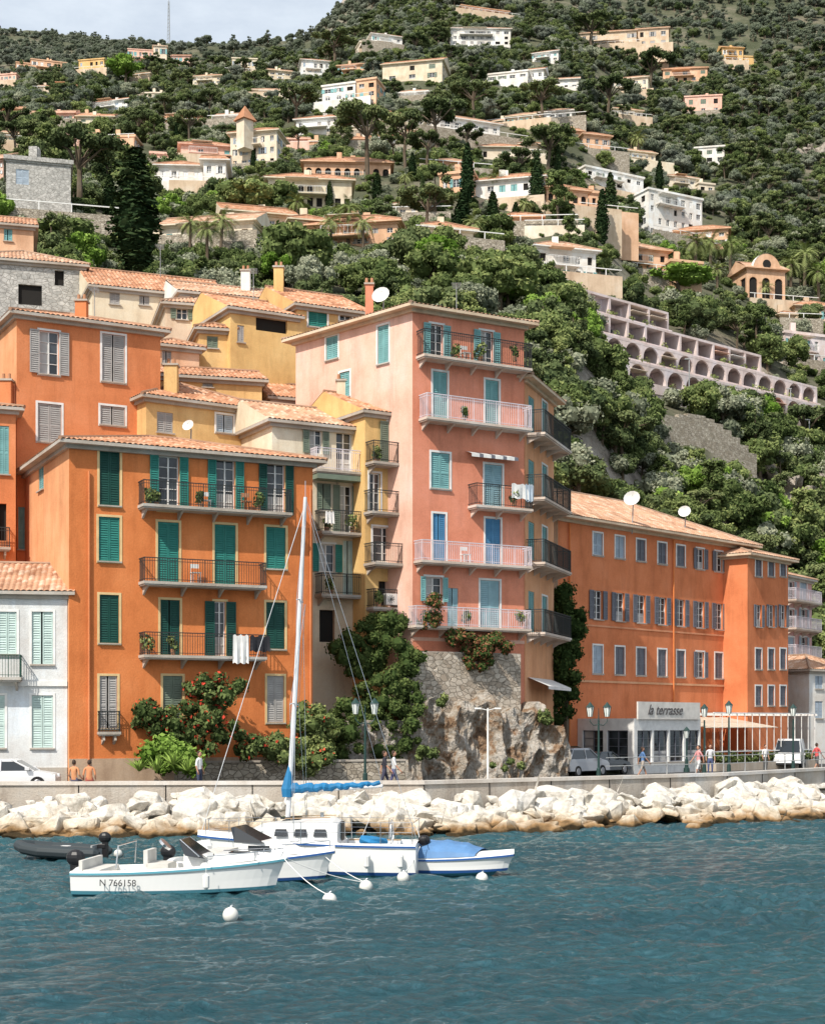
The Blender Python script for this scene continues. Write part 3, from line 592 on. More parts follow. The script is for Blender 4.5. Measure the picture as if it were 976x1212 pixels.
# ================================================================ HILL HOUSES
HB=[] 
def villa(name,x0,yt,x1,yb,wall,roof='hip',ns=2,nc=4,tm=TILE,rot=None,D=None,sh=None,arcs=False,pitch=.48,annex=True):
    D=D or gD((x0+x1)/2,yb); x0w,x1w=X(x0,D),X(x1,D); w=x1w-x0w; rot=R.uniform(-.3,.3) if rot is None else rot
    dy=math.tan(rot)*w; z1=ZZ(yt,D); zb=ZZ(yb,D); A=(x0w,D-dy/2); B=(x1w,D+dy/2); fr=Frame(A,B); dep=min(max(w*.6,6),13); bk=-fr.n*dep
    b=Bld(name,A,B,(B[0]+bk.x,B[1]+bk.y),(A[0]+bk.x,A[1]+bk.y),zb-9,z1,wall)
    sh=sh or R.choice([GREY,TURQ,OLIVG,PBLUE,WHITE])
    for side in ('front','left','right'):
        f=b.fr[side]; hh=(z1-.5-zb)/ns; n_=nc if side=='front' else 2; s_=f.W/n_
        for i in range(n_):
            for j in range(ns):
                if R.random()<.15: continue
                ww=min(1.3,s_*.4)*R.choice([1,1,1.35]) if not arcs else s_*.62; zl=zb+hh*j+(hh*.28 if not arcs else hh*.1); zh=zb+hh*(j+1)-hh*.18; u=s_*(i+.5); 
                k='dark' if arcs else R.choice(['closed','glass','open','glass','dark'])
                b.winu(side,u-ww/2,u+ww/2,zl,zh,k,sh,None,sill=False,arc=arcs and (j==ns-1) and side=='front' and ww/2<(zh-zl),plain=D>200)
    if roof!='flat' : b.roof(pitch,.6,tm,kind=roof,fine=False,fascia=wall)
    else: b.roof(0,.25,tm,'flat',fascia=wall)
    if R.random()<.7 and w>7:
        zf=zb+(z1-.5-zb)/ns*(ns-1); b.balcu(b.fr['front'],w*.15,w*.7,zf,1.0,1.3,WHITE,wall,.4)
        if R.random()<.5: fb(b.p('awning'),b.fr['front'],w*.2,w*.6,.05,1.4,zf+2.1,zf+2.16,R.choice([AWN,WHITE,PEACH]))
    if R.random()<.6:
        f=b.fr['front']; tw=b.p('terrace_wall'); e1,e2=R.uniform(.5,5),R.uniform(.5,5); n_=R.uniform(2,4); fb(tw,f,-e1,f.W+e2,n_,n_+.4,zb-7,zb+.3,R.choice([STONE,STONE,wall,TAN])); fb(tw,f,-e1,f.W+e2,.01,n_-.01,zb-1,zb-.3,CONCL)
        k=max(1,int(f.W/2.5))
        if R.random()<.5: 
            for i in range(k+1): fb(tw,f,f.W*i/k-.05,f.W*i/k+.05,n_+.1,n_+.2,zb+.3,zb+1.1,WHITE)
            fb(tw,f,-e1,f.W+e2,n_+.1,n_+.2,zb+1.1,zb+1.2,WHITE)
    for k in range(R.choice([0,1,2])):
        c_=b.A.lerp(b.C,R.uniform(.35,.65)); b.p('chimneys').box(c_.x-.4,c_.x+.4,c_.y-.4,c_.y+.4,z1-.5,z1+dep*.5*pitch+.7,wall)
    b.build(); HB.append((x0,x1,yt,yb,D))
    if annex and R.random()<.65 and (x1-x0)>22:
        ww=(x1-x0)*R.uniform(.35,.6); hh=(yb-yt); sd_=R.choice([-1,1]); a0=x1+1 if sd_>0 else x0-ww-1; st=R.choice([-.35,.0,.35]); 
        villa(name,a0,yt+hh*(st+.15 if st>=0 else st*.6),a0+ww,yb+hh*.25*(1 if st>=0 else -.2),R.choice([wall,wall,CRM2,PEACH]),R.choice(['hip','flat','gable']),max(1,ns-(1 if st>0 else 0)),max(2,nc//2),tm,rot,D+R.uniform(-4,5),sh,False,pitch,False)
    return b,D
V_=villa
V_('stone_tower',10,190,82,262,STONEG,'flat',2,2,rot=.25,annex=False)
V_('white_villa',186,196,240,228,WH,'hip',2,4,TILE); V_('white_villa',215,172,276,192,LPINK,'hip',2,4)
b,D=V_('turret_villa',272,156,328,200,CRM2,'hip',3,5,rot=-.2,annex=False)
tw=MB(); xc=X(290,D-1); tw.tube([(xc,D-1,ZZ(180,D)),(xc,D-1,ZZ(146,D))],1.5,CRM2,4); tw.tube([(xc,D-1,ZZ(146,D)),(xc,D-1,ZZ(128,D))],[2.1,.05],TILEPLAIN,4); o=tw.obj('turret',b.e); o.matrix_parent_inverse=Matrix.Translation(-b.e.location)
V_('arcaded_palazzo',318,212,416,246,CREAM,'hip',2,9,rot=.1,arcs=True,annex=False); V_('arcaded_palazzo',360,192,462,214,PEACH,'hip',1,9,rot=.05,arcs=True,D=gD(400,240)+14,annex=False)
V_('white_villa',350,140,406,160,WH,'hip',2,5,TILE); V_('white_villa',436,136,480,153,CREAM); V_('white_villa',512,142,592,167,WH,'hip',2,7,TILE2,rot=.35)
V_('white_villa',381,100,421,128,WH,'flat',3,3); V_('white_villa',440,42,476,58,WH,'hip',2,4); V_('white_mansion',533,34,604,54,WH,'hip',3,7,TILE2,annex=False); V_('pink_mansion',546,10,602,21,PEACH,'hip',2,6,TILE)
V_('white_villa',576,86,624,102,WH,'flat',2,4); V_('white_villa',686,38,752,58,TAN,'hip',2,6); V_('white_villa',690,160,722,184,PEACH,'hip',2,3)
V_('white_villa',560,212,642,246,WH,'hip',2,6,TILE); V_('white_villa',568,174,614,190,CRM2,'hip',1,4); V_('arcaded_villa',646,224,696,254,PEACH,'hip',2,5,TILE,arcs=True)
V_('white_villa',690,204,764,232,WH,'flat',3,6,rot=.5); V_('white_apartment_block',764,230,834,286,WH,'flat',4,7,rot=.5,sh=WHITE,annex=False); V_('white_villa',822,174,856,194,WH,'flat',2,3)
V_('white_villa',634,294,706,334,WH,'hip',2,5,TILE2,rot=.3,sh=TURQ,annex=False); V_('orange_villa',722,294,792,326,PEACH,'hip',2,5,TILE2,rot=.3); V_('ochre_villa',800,272,860,292,PEACH,'hip',2,4,TILE)
V_('ochre_villa',366,264,470,292,PEACH,'hip',2,6,TILE); V_('white_villa',190,264,300,292,CRM2,'gable',1,6,TILE2); V_('white_villa',268,252,345,270,CREAM,'gable',1,5,TILE)
V_('white_villa',502,270,560,296,CREAM,'hip',2,4,TILE); V_('ochre_villa',590,257,640,275,PEACH,'hip',1,4,TILE); V_('white_villa',470,242,508,262,CRM2,'hip',2,3,TILE)
V_('grey_villa',925,396,985,436,LILAC,'flat',2,5,rot=.4,annex=False); V_('white_villa',940,362,985,382,TAN,'hip',1,3)
for q in ((108,120,152,132),(162,110,210,122),(34,134,88,148),(0,158,22,176),(-5,88,20,102),(-10,128,30,148),(92,138,134,152),(60,101,90,110),(300,107,340,118),(318,84,345,94),(120,162,160,176),(-40,190,6,210),(228,90,262,100),(470,109,505,122),(630,62,660,74),(445,162,495,178),(150,88,178,96),(400,77,432,88),(520,192,556,206),(740,180,776,196),(640,132,676,146),(255,137,285,148),(600,137,632,150),(655,94,684,104),(70,160,110,174),(190,140,225,152),(330,165,365,178),(410,165,440,176),(725,130,760,143),(790,210,825,225)):
    V_('distant_villa',*q,R.choice([WH,CREAM,LPINK,CRM2,PEACH]),R.choice(['hip','hip','flat','gable']),2,R.choice([3,4,5]),R.choice([TILE,TILE2]))
cnt=0
for _ in range(900):
    if cnt>=52: break
    px=R.uniform(-120,880); yb=R.uniform(75,345) if px<620 else R.uniform(75,325)
    if px>500 and R.random()<.35: continue
    D=gD(px,yb)
    if D>750 or D<122: continue
    w=R.uniform(8,17)*F/D; h=R.uniform(5,8.5)*F/D; x0,x1,yt=px-w/2,px+w/2,yb-h
    if any(x0<hx1+5 and x1>hx0-5 and yt-h*.35<hyb+2 and yb>hyt-8 for hx0,hx1,hyt,hyb,hD in HB): continue
    if 700<px<980 and yb>330: continue
    cnt+=1
    V_('hill_villa',x0,yt,x1,yb,R.choice([CREAM,PEACH,CRM2,OCHRE,WH,PEACH,LPINK]),R.choice(['hip','hip','gable','flat']),2,R.choice([3,4,5]),R.choice([TILE,TILE,TILE2]),annex=R.random()<.5)
D=gD(905,362); b,D=V_('chapel',882,318,930,362,PEACH,'gable',1,3,TILE2,rot=.25,arcs=True,annex=False)
f=b.fr['front']; ch=MB(); c=f.W/2; zt=b.z1
for k in range(12):
    a0,a1=math.pi*k/12,math.pi*(k+1)/12; rr=f.W*.36
    p0=(c+rr*math.cos(a0),zt-.3+rr*1.1*math.sin(a0)); p1=(c+rr*math.cos(a1),zt-.3+rr*1.1*math.sin(a1))
    ch.face([f.pt(c,.25,zt-.3),f.pt(p0[0],.25,p0[1]),f.pt(p1[0],.25,p1[1])],PEACH); ch.face([f.pt(p0[0],.3,p0[1]),f.pt(p1[0],.3,p1[1]),f.pt(p1[0],-.8,p1[1]),f.pt(p0[0],-.8,p0[1])],WH)
    ch.face([f.pt(c,-.75,zt-.3),f.pt(p0[0],-.75,p0[1]),f.pt(p1[0],-.75,p1[1])],PEACH)
ch.tube([f.pt(c,.24,zt+.7),f.pt(c,.3,zt+.7)],.75,DARK,12)
o=ch.obj('curved_gable',b.e); o.matrix_parent_inverse=Matrix.Translation(-b.e.location)
ap=MB(); fr=APF; zb=APZ; L=fr.W; fl=3.1
for t in range(4):
    n0=-2.3*t; u0,u1=[(1,L),(0,L),(0,L*.80),(2,L*.45)][t]; z=zb-1.2+t*fl
    fb(ap,fr,u0,u1,n0-9,n0-2.0,z-(6 if t==0 else 0),z+fl,stucco((.55,.42,.42)))
    fb(ap,fr,u0,u1,n0-2.2,n0+.3,z-(6 if t==0 else .25),z,LILAC); fb(ap,fr,u0-.1,u1+.1,n0+.301,n0+.42,z-.25,z+.85,LILAC)
    fb(ap,fr,u0,u1,n0-2.0,n0-.05,z+fl-.28,z+fl-.004,LILAC)
    k=int((u1-u0)/3.1)
    for i in range(k+1):
        u=u0+(u1-u0-.3)*i/k; fb(ap,fr,u,u+.35,n0-2,n0-.06,z+.002,z+fl-.285,LILAC)
        if i<k:
            s_=(u1-u0-.3)/k; fb(ap,fr,u+.6,u+s_-.4,n0-1.99,n0-1.93,z+.1,z+2.2,GLASS)
            if t<2: arch(ap,fr,u+.352,u+s_,z+fl-.285,n0-.07,LILAC)
            if R.random()<.3: fb(ap,fr,u+.4,u+s_-.1,n0-1.2,n0+.25,z+2.1,z+2.16,R.choice([AWN,WHITE,LPINK]))
for i in range(7): u=3+i*4.6; fb(ap,fr,u,u+R.uniform(1,2.4),-9-2.3,-8,zb+7,zb+12.2-i*.8,LILAC)
for k in range(55):
    t=R.choice([0,1,2,3]); n0=-2.3*t; u1=[L,L,L*.8,L*.45][t]; ap.leaves(fr.pt(R.uniform(2,u1),n0+.1,zb-1.2+t*fl+1.),.45,40,.14,LEAF)
e=empty('terraced_apartment_block',(fr.o.x,fr.o.y,zb)); o=ap.obj('terraces',e,tint=True); o.matrix_parent_inverse=Matrix.Translation(-e.location)
for i in range(10):
    a=(i+.5)/10; q=fr.pt(L*a,0,0); px=CX+F*q.x/q.y; HB.append((px-14,px+14,352+70*a,450+16*a,q.y))
rw=MB(); fr=Frame((X(770,150),150),(X(895,160),160)); 
for i in range(12):
    u0,u1=fr.W*i/12,fr.W*(i+1)/12; zt0=H(*fr.pt(u0,0,0).xy)+3.2; fb(rw,fr,u0,u1,-.6,0,zt0-9,zt0,STONE)
rw.obj('retaining_wall'); HB.append((785,880,505,530,153))
# ================================================================ TREES
def tree_proto(kind,seed):
    R.seed(seed); NR.seed(seed); mb=MB()
    if kind=='broad':
        mb.tube([(0,0,-1),(.1,0,1.2),(.05,.1,2.6)],[.3,.22,.14],BARK)
        for k in range(22):
            a=R.uniform(0,6.28); rr=R.random()**.6*2.5; z=3.4+R.uniform(-1.6,2.3)*(1-rr/4.2); r=R.uniform(.75,1.35); c=(rr*math.cos(a),rr*math.sin(a),z)
            if k%3==0: mb.tube([(.05,.1,1.8),c],[.1,.04],BARK,4)
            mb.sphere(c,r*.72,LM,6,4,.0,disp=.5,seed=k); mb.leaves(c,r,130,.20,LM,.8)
    elif kind=='umbrella':
        mb.tube([(0,0,-1),(.2,.1,2.5),(-.1,.1,5),(0,0,6.3)],[.32,.26,.2,.12],BARK)
        for k in range(20):
            a=R.uniform(0,6.28); rr=R.random()**.5*3.6; r=R.uniform(.7,1.15); c=(rr*math.cos(a),rr*math.sin(a),7.6-rr*.28+R.uniform(-.45,.35))
            if k%2==0: mb.tube([(0,0,4.6),(c[0]*.6,c[1]*.6,6.3),(c[0],c[1],c[2]-.3)],[.12,.08,.04],BARK,4)
            mb.sphere(c,r*.7,LM,6,4,.0,sc=(1,1,.55),disp=.4,seed=k); mb.leaves(c,r,140,.19,LM,.6,up=.4)
    elif kind=='aleppo':
        mb.tube([(0,0,-1),(.3,0,2),(.5,.2,4.5),(.3,.1,7)],[.28,.22,.15,.06],BARK)
        for k in range(22):
            h=R.uniform(2.6,8.2); a=R.uniform(0,6.28); rr=R.uniform(.3,1)*(2.7-(h-3)*.28); r=R.uniform(.55,1.0); c=(.3+rr*math.cos(a),rr*math.sin(a),h)
            if k%2==0: mb.tube([(.4,.1,h-1),c],[.08,.03],BARK,4)
            mb.sphere(c,r*.66,LM,6,4,.0,sc=(1,1,.7),disp=.5,seed=k); mb.leaves(c,r,115,.18,LM,.75,up=.3)
    elif kind=='bush':
        for k in range(12):
            a=R.uniform(0,6.28); rr=R.random()*1.7; r=R.uniform(.5,1.0); c=(rr*math.cos(a),rr*math.sin(a),.7+R.uniform(0,1.2)*(1-rr/2.4))
            mb.sphere(c,r*.7,LM,6,4,.0,disp=.5,seed=k); mb.leaves(c,r,110,.16,LM,.85)
    elif kind=='cypress':
        mb.tube([(0,0,-1),(0,0,3)],[.22,.15],BARK)
        for k in range(58):
            h=(k/58); z=.7+h*9.6; rad=1.15*min(1,(.25+h*2.2))*max(.08,(1-h)**.55); a=k*2.4; c=(rad*.55*math.cos(a),rad*.55*math.sin(a),z); r=max(.18,rad*.62)
            if k%2==0: mb.sphere((0,0,z),rad*.8,LM,6,4,0,sc=(1,1,1.3))
            mb.leaves(c,r,70,.15,LM,1.5,up=.3)
    elif kind=='palm':
        mb.tube([(0,0,-1),(.05,0,2),(0,.1,5)],[.3,.22,.2],BARK,8); mb.sphere((0,.1,5.1),.38,BARK,8,5)
        for k in range(46):
            a=k*2.4; el=R.uniform(-.6,1.35); Lf=R.uniform(2.1,2.8); d=Vector((math.cos(a),math.sin(a),0)); p=Vector((0,.1,5.2)); sd=Vector((-d.y,d.x,0)); pr=p
            for s_ in range(8):
                e2=el-s_*.19; q=pr+(d*math.cos(e2)+Vector((0,0,math.sin(e2))))*Lf/8; w=.42*math.sin(math.pi*(s_+.8)/9.2)
                for sg in (-1,1):
                    for tt in (0.,.5):
                        a0=pr.lerp(q,tt); a1=pr.lerp(q,tt+.32); mb.face([a0,a1,a1+sd*sg*w+Vector((0,0,-w*.45))+(q-pr)*.6],LM,tint=.2+.6*R.random())
                pr=q
    return mb
def put(me,name,x,y,z,sx,sz,rz=0):
    o=bpy.data.objects.new(name,me); COL.objects.link(o); o.location=(x,y,z); o.scale=(sx,sx,sz); o.rotation_euler=(0,0,rz); return o
TX=[]
LM=LPALM; pm=tree_proto('palm',11).obj('palm_tree',tint=True,link=False).data
for px,py,h in ((262,304,62),(225,302,56),(412,290,60),(560,302,52),(822,332,62),(840,330,58),(864,328,52),(905,362,32),(935,352,52),(952,348,62),(968,365,58),(352,272,44),(100,205,38),(700,262,34),(430,300,42),(848,350,44),(888,345,46),(920,345,42),(755,190,36),(585,238,40),(480,235,34),(245,310,48),(665,255,32),(750,280,30),(300,240,34),(530,225,34),(620,268,36),(392,298,46)):
    D=max(116,gD(px,py)); z=ZZ(py,D); s_=max(.7,min(1.8,h*D/F/6.6)); put(pm,'palm_tree',X(px,D),D,z-.5,s_,s_,px); TX.append((px,D,h*.3,py-h,py))
LM=LCYP; cyp=tree_proto('cypress',21).obj('cypress_tree',tint=True,link=False).data
for px,yt,yb,w in ((160,172,322,84),(553,168,246,26),(547,228,294,36),(635,181,250,27),(583,224,272,25),(722,204,292,30),(446,203,240,20),(130,203,262,28),(268,235,262,16),(712,222,290,24),(210,140,165,13),(488,178,215,15),(610,236,268,17),(780,188,225,15),(300,175,205,13),(390,212,250,14),(500,205,262,15),(660,170,215,14),(345,215,262,14)):
    D=gD(px,yb) if px!=160 else 118; hh=(yb-yt)*D/F; ww=w*D/F; put(cyp,'cypress_tree',X(px,D),D,ZZ(yb,D)-.5,ww/2.5,hh/10.0,px); TX.append((px,D,w*.6,yt,yb))
LM=LPINE; um=tree_proto('umbrella',31).obj('umbrella_pine_tree',tint=True,link=False).data
for px,yt,yb,w in ((93,150,262,110),(515,115,190,75),(435,120,215,85),(350,100,160,60),(395,38,80,60),(650,150,215,70),(560,95,150,60),(480,135,200,60),(720,90,150,60),(770,60,120,60),(640,95,150,60),(700,20,60,60)):
    D=gD(px,yb); put(um,'umbrella_pine_tree',X(px,D),D,ZZ(yb,D),w*D/F/8.4,(yb-yt)*D/F/8.3,px); TX.append((px,D,w*.3,yt,yb))
LM=LEAF; br=tree_proto('broad',41).obj('broadleaf_tree',tint=True,link=False).data
for px,yt,yb,w in ((345,258,345,95),(292,205,262,70),(78,252,310,90),(510,285,345,75),(590,300,370,90)):
    D=max(118,gD(px,yb)); put(br,'broadleaf_tree',X(px,D),D,ZZ(yb,D),w*D/F/6.4,(yb-yt)*D/F/6.3,px)
LM=LBRIGHT; bb2=tree_proto('broad',43).obj('broadleaf_tree',tint=True,link=False).data
for px,yt,yb,w in ((150,68,100,44),(515,285,340,60),(800,315,352,80),(330,300,345,40),(600,330,370,50)):
    D=max(118,gD(px,yb)); put(bb2,'broadleaf_tree',X(px,D),D-2,ZZ(yb,D),w*D/F/6.4,(yb-yt)*D/F/6.3,px); TX.append((px,D,w*.4,yt,yb))
names={'broad':'broadleaf','umbrella':'umbrella_pine','aleppo':'aleppo_pine','bush':'scrub_bush'}
sets=[('broad',LEAF,1),('broad',LOLIVE,2),('broad',LPINE,9),('umbrella',LPINE,3),('aleppo',LPINE,4),('aleppo',LEAF,5),('bush',LEAF,6),('bush',LOLIVE,7),('broad',LFAR,8),('broad',LBRIGHT,10),('aleppo',LHAZE_DARK,12),('bush',LFAR,13),('broad',LHAZE_DARK,14)]
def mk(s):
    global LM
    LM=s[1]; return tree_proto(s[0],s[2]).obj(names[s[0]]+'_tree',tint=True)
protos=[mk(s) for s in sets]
R.seed(99)
inst=[[] for _ in sets]
THt=[6.2,6.2,6.2,8.2,8.6,8.6,2.5,2.5,6.2,6.2,8.6,2.5,6.2]
def ok(px,D,z,top,rad):
    pyt=HY-(z+top-EYE)*F/D; pr=rad*F/D
    for x0,x1,yt,yb,hD in HB:
        if x0-pr*.6<px<x1+pr*.6:
            if D<hD+11 and D>hD-2.5: return 0
            if hD-75<D<=hD-2.5 and pyt<yb-(yb-yt)*.24: return 2
    for tx,tD,tw_,yt,yb in TX:
        if abs(px-tx)<tw_+pr*.7 and tD-70<D<tD+3 and pyt<yb-(yb-yt)*.3: return 2
    return 1
zones=[(96,180,3000,(.55,.9)),(180,320,4800,(.5,1.0)),(320,600,9800,(.5,.95)),(600,1260,12500,(.5,1.0))]
for (d0,d1,n_,(s0,s1)) in zones:
    for _ in range(n_):
        D=math.sqrt(R.uniform(d0*d0,d1*d1)); px=R.uniform(-330,1330)
        if D>880 and px>620: continue
        if px<440 and D<120: continue
        if 440<=px<640 and D<105: continue
        x=X(px,D); z=H(x,D)
        if z<5.5: continue
        if 640<px<900 and D<118 : continue
        py=HY-(z-EYE)*F/D
        if 945<px<980 and 170<py<225 and R.random()<.8: continue
        if 905<px<965 and 570<py<650 and R.random()<.8: continue
        cl=noise.noise(Vector((x/26,D/26,7.3)))
        if D<180: pi=R.choices([0,1,2,4,5,6,7,9,3],[5,2+6*max(0,cl),4,1,2,3,2,.9,.6])[0]
        elif D<320: pi=R.choices([0,1,2,3,4,5,6,7,9],[4,2+6*max(0,cl),4.5,2.5,3,2,2,2,.8])[0]
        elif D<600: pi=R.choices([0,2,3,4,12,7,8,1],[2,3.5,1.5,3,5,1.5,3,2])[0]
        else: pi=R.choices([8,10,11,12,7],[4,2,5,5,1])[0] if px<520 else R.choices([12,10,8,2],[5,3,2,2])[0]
        s_=R.uniform(s0,s1)*(1+.25*cl)
        if px<480 and D<185: s_*=.75
        rad=3.2*s_ if THt[pi]>3 else 2.2*s_
        k=ok(px,D,z,THt[pi]*s_,rad)
        if k==0: continue
        if k==2:
            if R.random()<.03: pass
            else:
                pi=R.choice([6,6,7]) if D<600 else 11; s_=R.uniform(.3,.65)*(1 if D<320 else 1.2)
                inst[pi].append((x,D,z-.2,s_,R.uniform(0,6.28))); continue
        if THt[pi]<3: s_*=1.5
        inst[pi].append((x,D,z-.3,s_,R.uniform(0,6.28)))
for pi,o in enumerate(protos):
    V=[];Fc=[]
    for (x,y,z,s_,a) in inst[pi]:
        i=len(V)
        for k in range(4):
            an=a+k*math.pi/2; V.append((x+.7071*s_*math.cos(an),y+.7071*s_*math.sin(an),z))
        Fc.append((i,i+1,i+2,i+3))
    me=bpy.data.meshes.new('grove'); me.from_pydata(V,[],Fc); g=bpy.data.objects.new(names[sets[pi][0]]+'_grove',me); COL.objects.link(g)
    g.instance_type='FACES'; g.use_instance_faces_scale=True; g.show_instancer_for_render=False; g.show_instancer_for_viewport=False; o.parent=g
D=1000; rm=MB(); x=X(200,D); z0=ZZ(60,D); z1=ZZ(2,D)
for sx,sy in ((-1.2,-1.2),(1.2,-1.2),(0,1.2)): rm.tube([(x+sx,D+sy,z0-10),(x+sx*.3,D+sy*.3,z1)],.16,IRONG,4)
for k in range(16):
    a=k/16; z=z0-8+(z1-z0+8)*a; s_=1.2*(1-.7*a); rm.tube([(x-s_,D-s_,z),(x+s_,D-s_,z+1.8)],.1,IRONG,4); rm.tube([(x+s_,D-s_,z),(x,D+s_,z+1.8)],.1,IRONG,4)
rm.tube([(x,D,z1),(x,D,z1+8)],.12,IRONG,4); rm.obj('radio_mast')
# ================================================================ QUAY
QL=[(-60,62.5),(-18,65),(0.5,66),(9.3,72),(15.9,77),(23.3,86),(44,112),(70,140)]
ASPH=stucco((.07,.07,.07),.2); PAVE=stucco((.38,.35,.31)); QW=stucco((.46,.41,.35),.45,.03)
pts=[Vector(p) for p in QL]; nn=[]
for i,p in enumerate(pts):
    a=(p-pts[i-1]).normalized() if i else None; b_=(pts[i+1]-p).normalized() if i<len(pts)-1 else None
    d=((a or b_)+(b_ or a)).normalized(); nn.append(Vector((d.y,-d.x)))
def strip(mb,o0,o1,z0,z1,m):
    for i in range(len(pts)-1):
        a,b_,c_,d_=pts[i]+nn[i]*o1,pts[i+1]+nn[i+1]*o1,pts[i+1]+nn[i+1]*o0,pts[i]+nn[i]*o0
        mb.box8([(*a,z0),(*b_,z0),(*c_,z0),(*d_,z0),(*a,z1),(*b_,z1),(*c_,z1),(*d_,z1)],m)
q=MB(); strip(q,-.45,0,-1.5,1.98,QW); strip(q,-.5,.08,1.982,2.14,stucco((.60,.55,.49)))
for i in range(len(pts)-1):
    L_=(pts[i+1]-pts[i]).length; k=int(L_/3.2)
    for j in range(k): p=pts[i].lerp(pts[i+1],j/k)+nn[i].lerp(nn[i+1],j/k)*.012; q.box(p.x-.02,p.x+.02,p.y-.01,p.y+.01,.3,1.97,DARK)
q.obj('quay_wall')
q=MB(); strip(q,-1.7,-.452,-1,1.64,PAVE); strip(q,-1.85,-1.702,-1,1.62,CONC); q.obj('pavement')
q=MB(); 
for i in range(len(pts)-1):
    a,b_=pts[i]-nn[i]*1.852,pts[i+1]-nn[i+1]*1.852; q.face([(*a,1.5),(*b_,1.5),(b_.x-30,b_.y+60,1.5),(a.x-30,a.y+60,1.5)] if i>2 else [(*a,1.5),(*b_,1.5),(b_.x,112,1.5),(a.x,112,1.5)],ASPH)
q.obj('road')
rk=MB(); R.seed(3)
hulls=[]
for k in range(12):
    bm=bmesh.new()
    for _ in range(14):
        d=Vector((R.gauss(0,1),R.gauss(0,1),R.gauss(0,1))).normalized(); d.x*=R.uniform(.85,1.35); d.y*=R.uniform(.7,1.1); d.z*=R.uniform(.55,.9); bm.verts.new(d)
    bmesh.ops.convex_hull(bm,input=bm.verts)
    bmesh.ops.delete(bm,geom=[v for v in bm.verts if not v.link_faces],context='VERTS')
    bmesh.ops.bevel(bm,geom=list(bm.edges),offset=.05,segments=2,affect='EDGES',profile=.6)
    bmesh.ops.triangulate(bm,faces=bm.faces); bmesh.ops.subdivide_edges(bm,edges=[e for e in bm.edges if e.calc_length()>.35],cuts=1,use_grid_fill=True); bmesh.ops.triangulate(bm,faces=bm.faces)
    bm.verts.ensure_lookup_table(); bm.verts.index_update(); 
    hulls.append(([v.co.copy() for v in bm.verts],[[v.index for v in f.verts] for f in bm.faces])); bm.free()
segs=[(pts[i],pts[i+1],nn[i],nn[i+1],(pts[i+1]-pts[i]).length) for i in range(0,5)]; tot=sum(s[4] for s in segs)
ki=rk.mi(RIP)
for _ in range(900):
    s_=R.uniform(20,tot*.99); 
    for a,b_,na,nb,l in segs:
        if s_<l: break
        s_-=l
    t=s_/l; p=a.lerp(b_,t); n_=na.lerp(nb,t).normalized(); wid=3.2 if a.x<5 else 4.8
    v=R.uniform(0,1); size=R.choices([R.uniform(.25,.42),R.uniform(.5,.8),R.uniform(.8,1.2)],[3,5,3.4])[0]
    c=p+n_*(.5+v*wid); z=1.42-v*1.6-size*.35+R.uniform(-.1,.22)
    if p.x>20.5: z-=.5
    vs,fs=R.choice(hulls); rot=Matrix.Rotation(R.uniform(0,6.28),3,'Z')@Matrix.Rotation(R.uniform(-.6,.6),3,'X'); i0=len(rk.v)
    for w in vs:
        w2=rot@w*size; w2=w2*(1+.16*noise.noise(w2*1.8+Vector((c.x,c.y,0)))+.07*noise.noise(w2*6+Vector((c.x,c.y,0)))); rk.v.append((c.x+w2.x,c.y+w2.y,z+w2.z))
    for f in fs: rk.f.append(tuple(i0+j for j in f)); rk.m.append(ki); rk.uv.append(None); rk.t.append(0)
rk.obj('riprap_rocks')
def rough_wall(name,a,b_,z0,ztop,mat_,amp,nu=170,nz=110,lean=.12,seed=0):
    fr=Frame(a,b_); V=[];Fc=[]
    for j in range(nz+1):
        for i in range(nu+1):
            u=fr.W*i/nu; zt=ztop(i/nu); z=z0+(zt-z0)*j/nz; p=fr.pt(u,0,z); q_=Vector((p.x*.6,p.y*.6+seed,p.z*.28))
            rd=1-abs(noise.noise(q_*1.3)); rd2=1-abs(noise.noise(q_*3.1+Vector((3,1,7))))
            n_=noise.fractal(q_*.8,1.,2.1,4)*amp*.6+(rd*rd*.9+rd2*.4+noise.fractal(q_*4,.8,2.1,4)*.22)*amp-.8*amp+(1-j/nz)*(zt-z0)*lean; p=fr.pt(u,n_,z); V.append(tuple(p))
    for j in range(nz):
        for i in range(nu): k=j*(nu+1)+i; Fc.append((k,k+1,k+nu+2,k+nu+1))
    me=bpy.data.meshes.new(name); base=len(V)
    for i in range(nu+1): p=fr.pt(fr.W*i/nu,-3,ztop(i/nu)); V.append(tuple(p))
    for i in range(nu): Fc.append((nz*(nu+1)+i,nz*(nu+1)+i+1,base+i+1,base+i))
    me.from_pydata(V,[],Fc); me.materials.append(mat_); o=bpy.data.objects.new(name,me); COL.objects.link(o); return o
rough_wall('cliff_rock',(X(476,79.0),79.0),(X(672,84.2),84.2),1.2,lambda t:5.7+.5*math.sin(t*17)+.3*math.sin(t*41)-1.6*max(0,(t-.72)/.28)**.8,CLIFF,.85,lean=.06)
mw=MB(); f=Frame((X(478,79.6),79.6),(X(616,83.3),83.3)); facade(mw,f,0,f.W,2.5,8.4,[],stone((.38,.31,.24),(.60,.53,.44),(.46,.39,.31),3.4,.05)); fb(mw,f,0,f.W,-.4,-.001,8.1,8.45,CONC); mw.obj('masonry_wall')
mw=MB(); f=Frame((X(95,70.6),70.6),(X(480,76.0),76.0)); fb(mw,f,0,f.W,-.35,0,1.3,2.75,STONE); fb(mw,f,0,f.W,-.4,.05,2.751,2.85,CONC); mw.obj('garden_wall')
rough_wall('cliff_rock',(X(375,77.),77.),(X(490,79.),79.),1.2,lambda t:4.8,CLIFF,.5,60,40,seed=9)
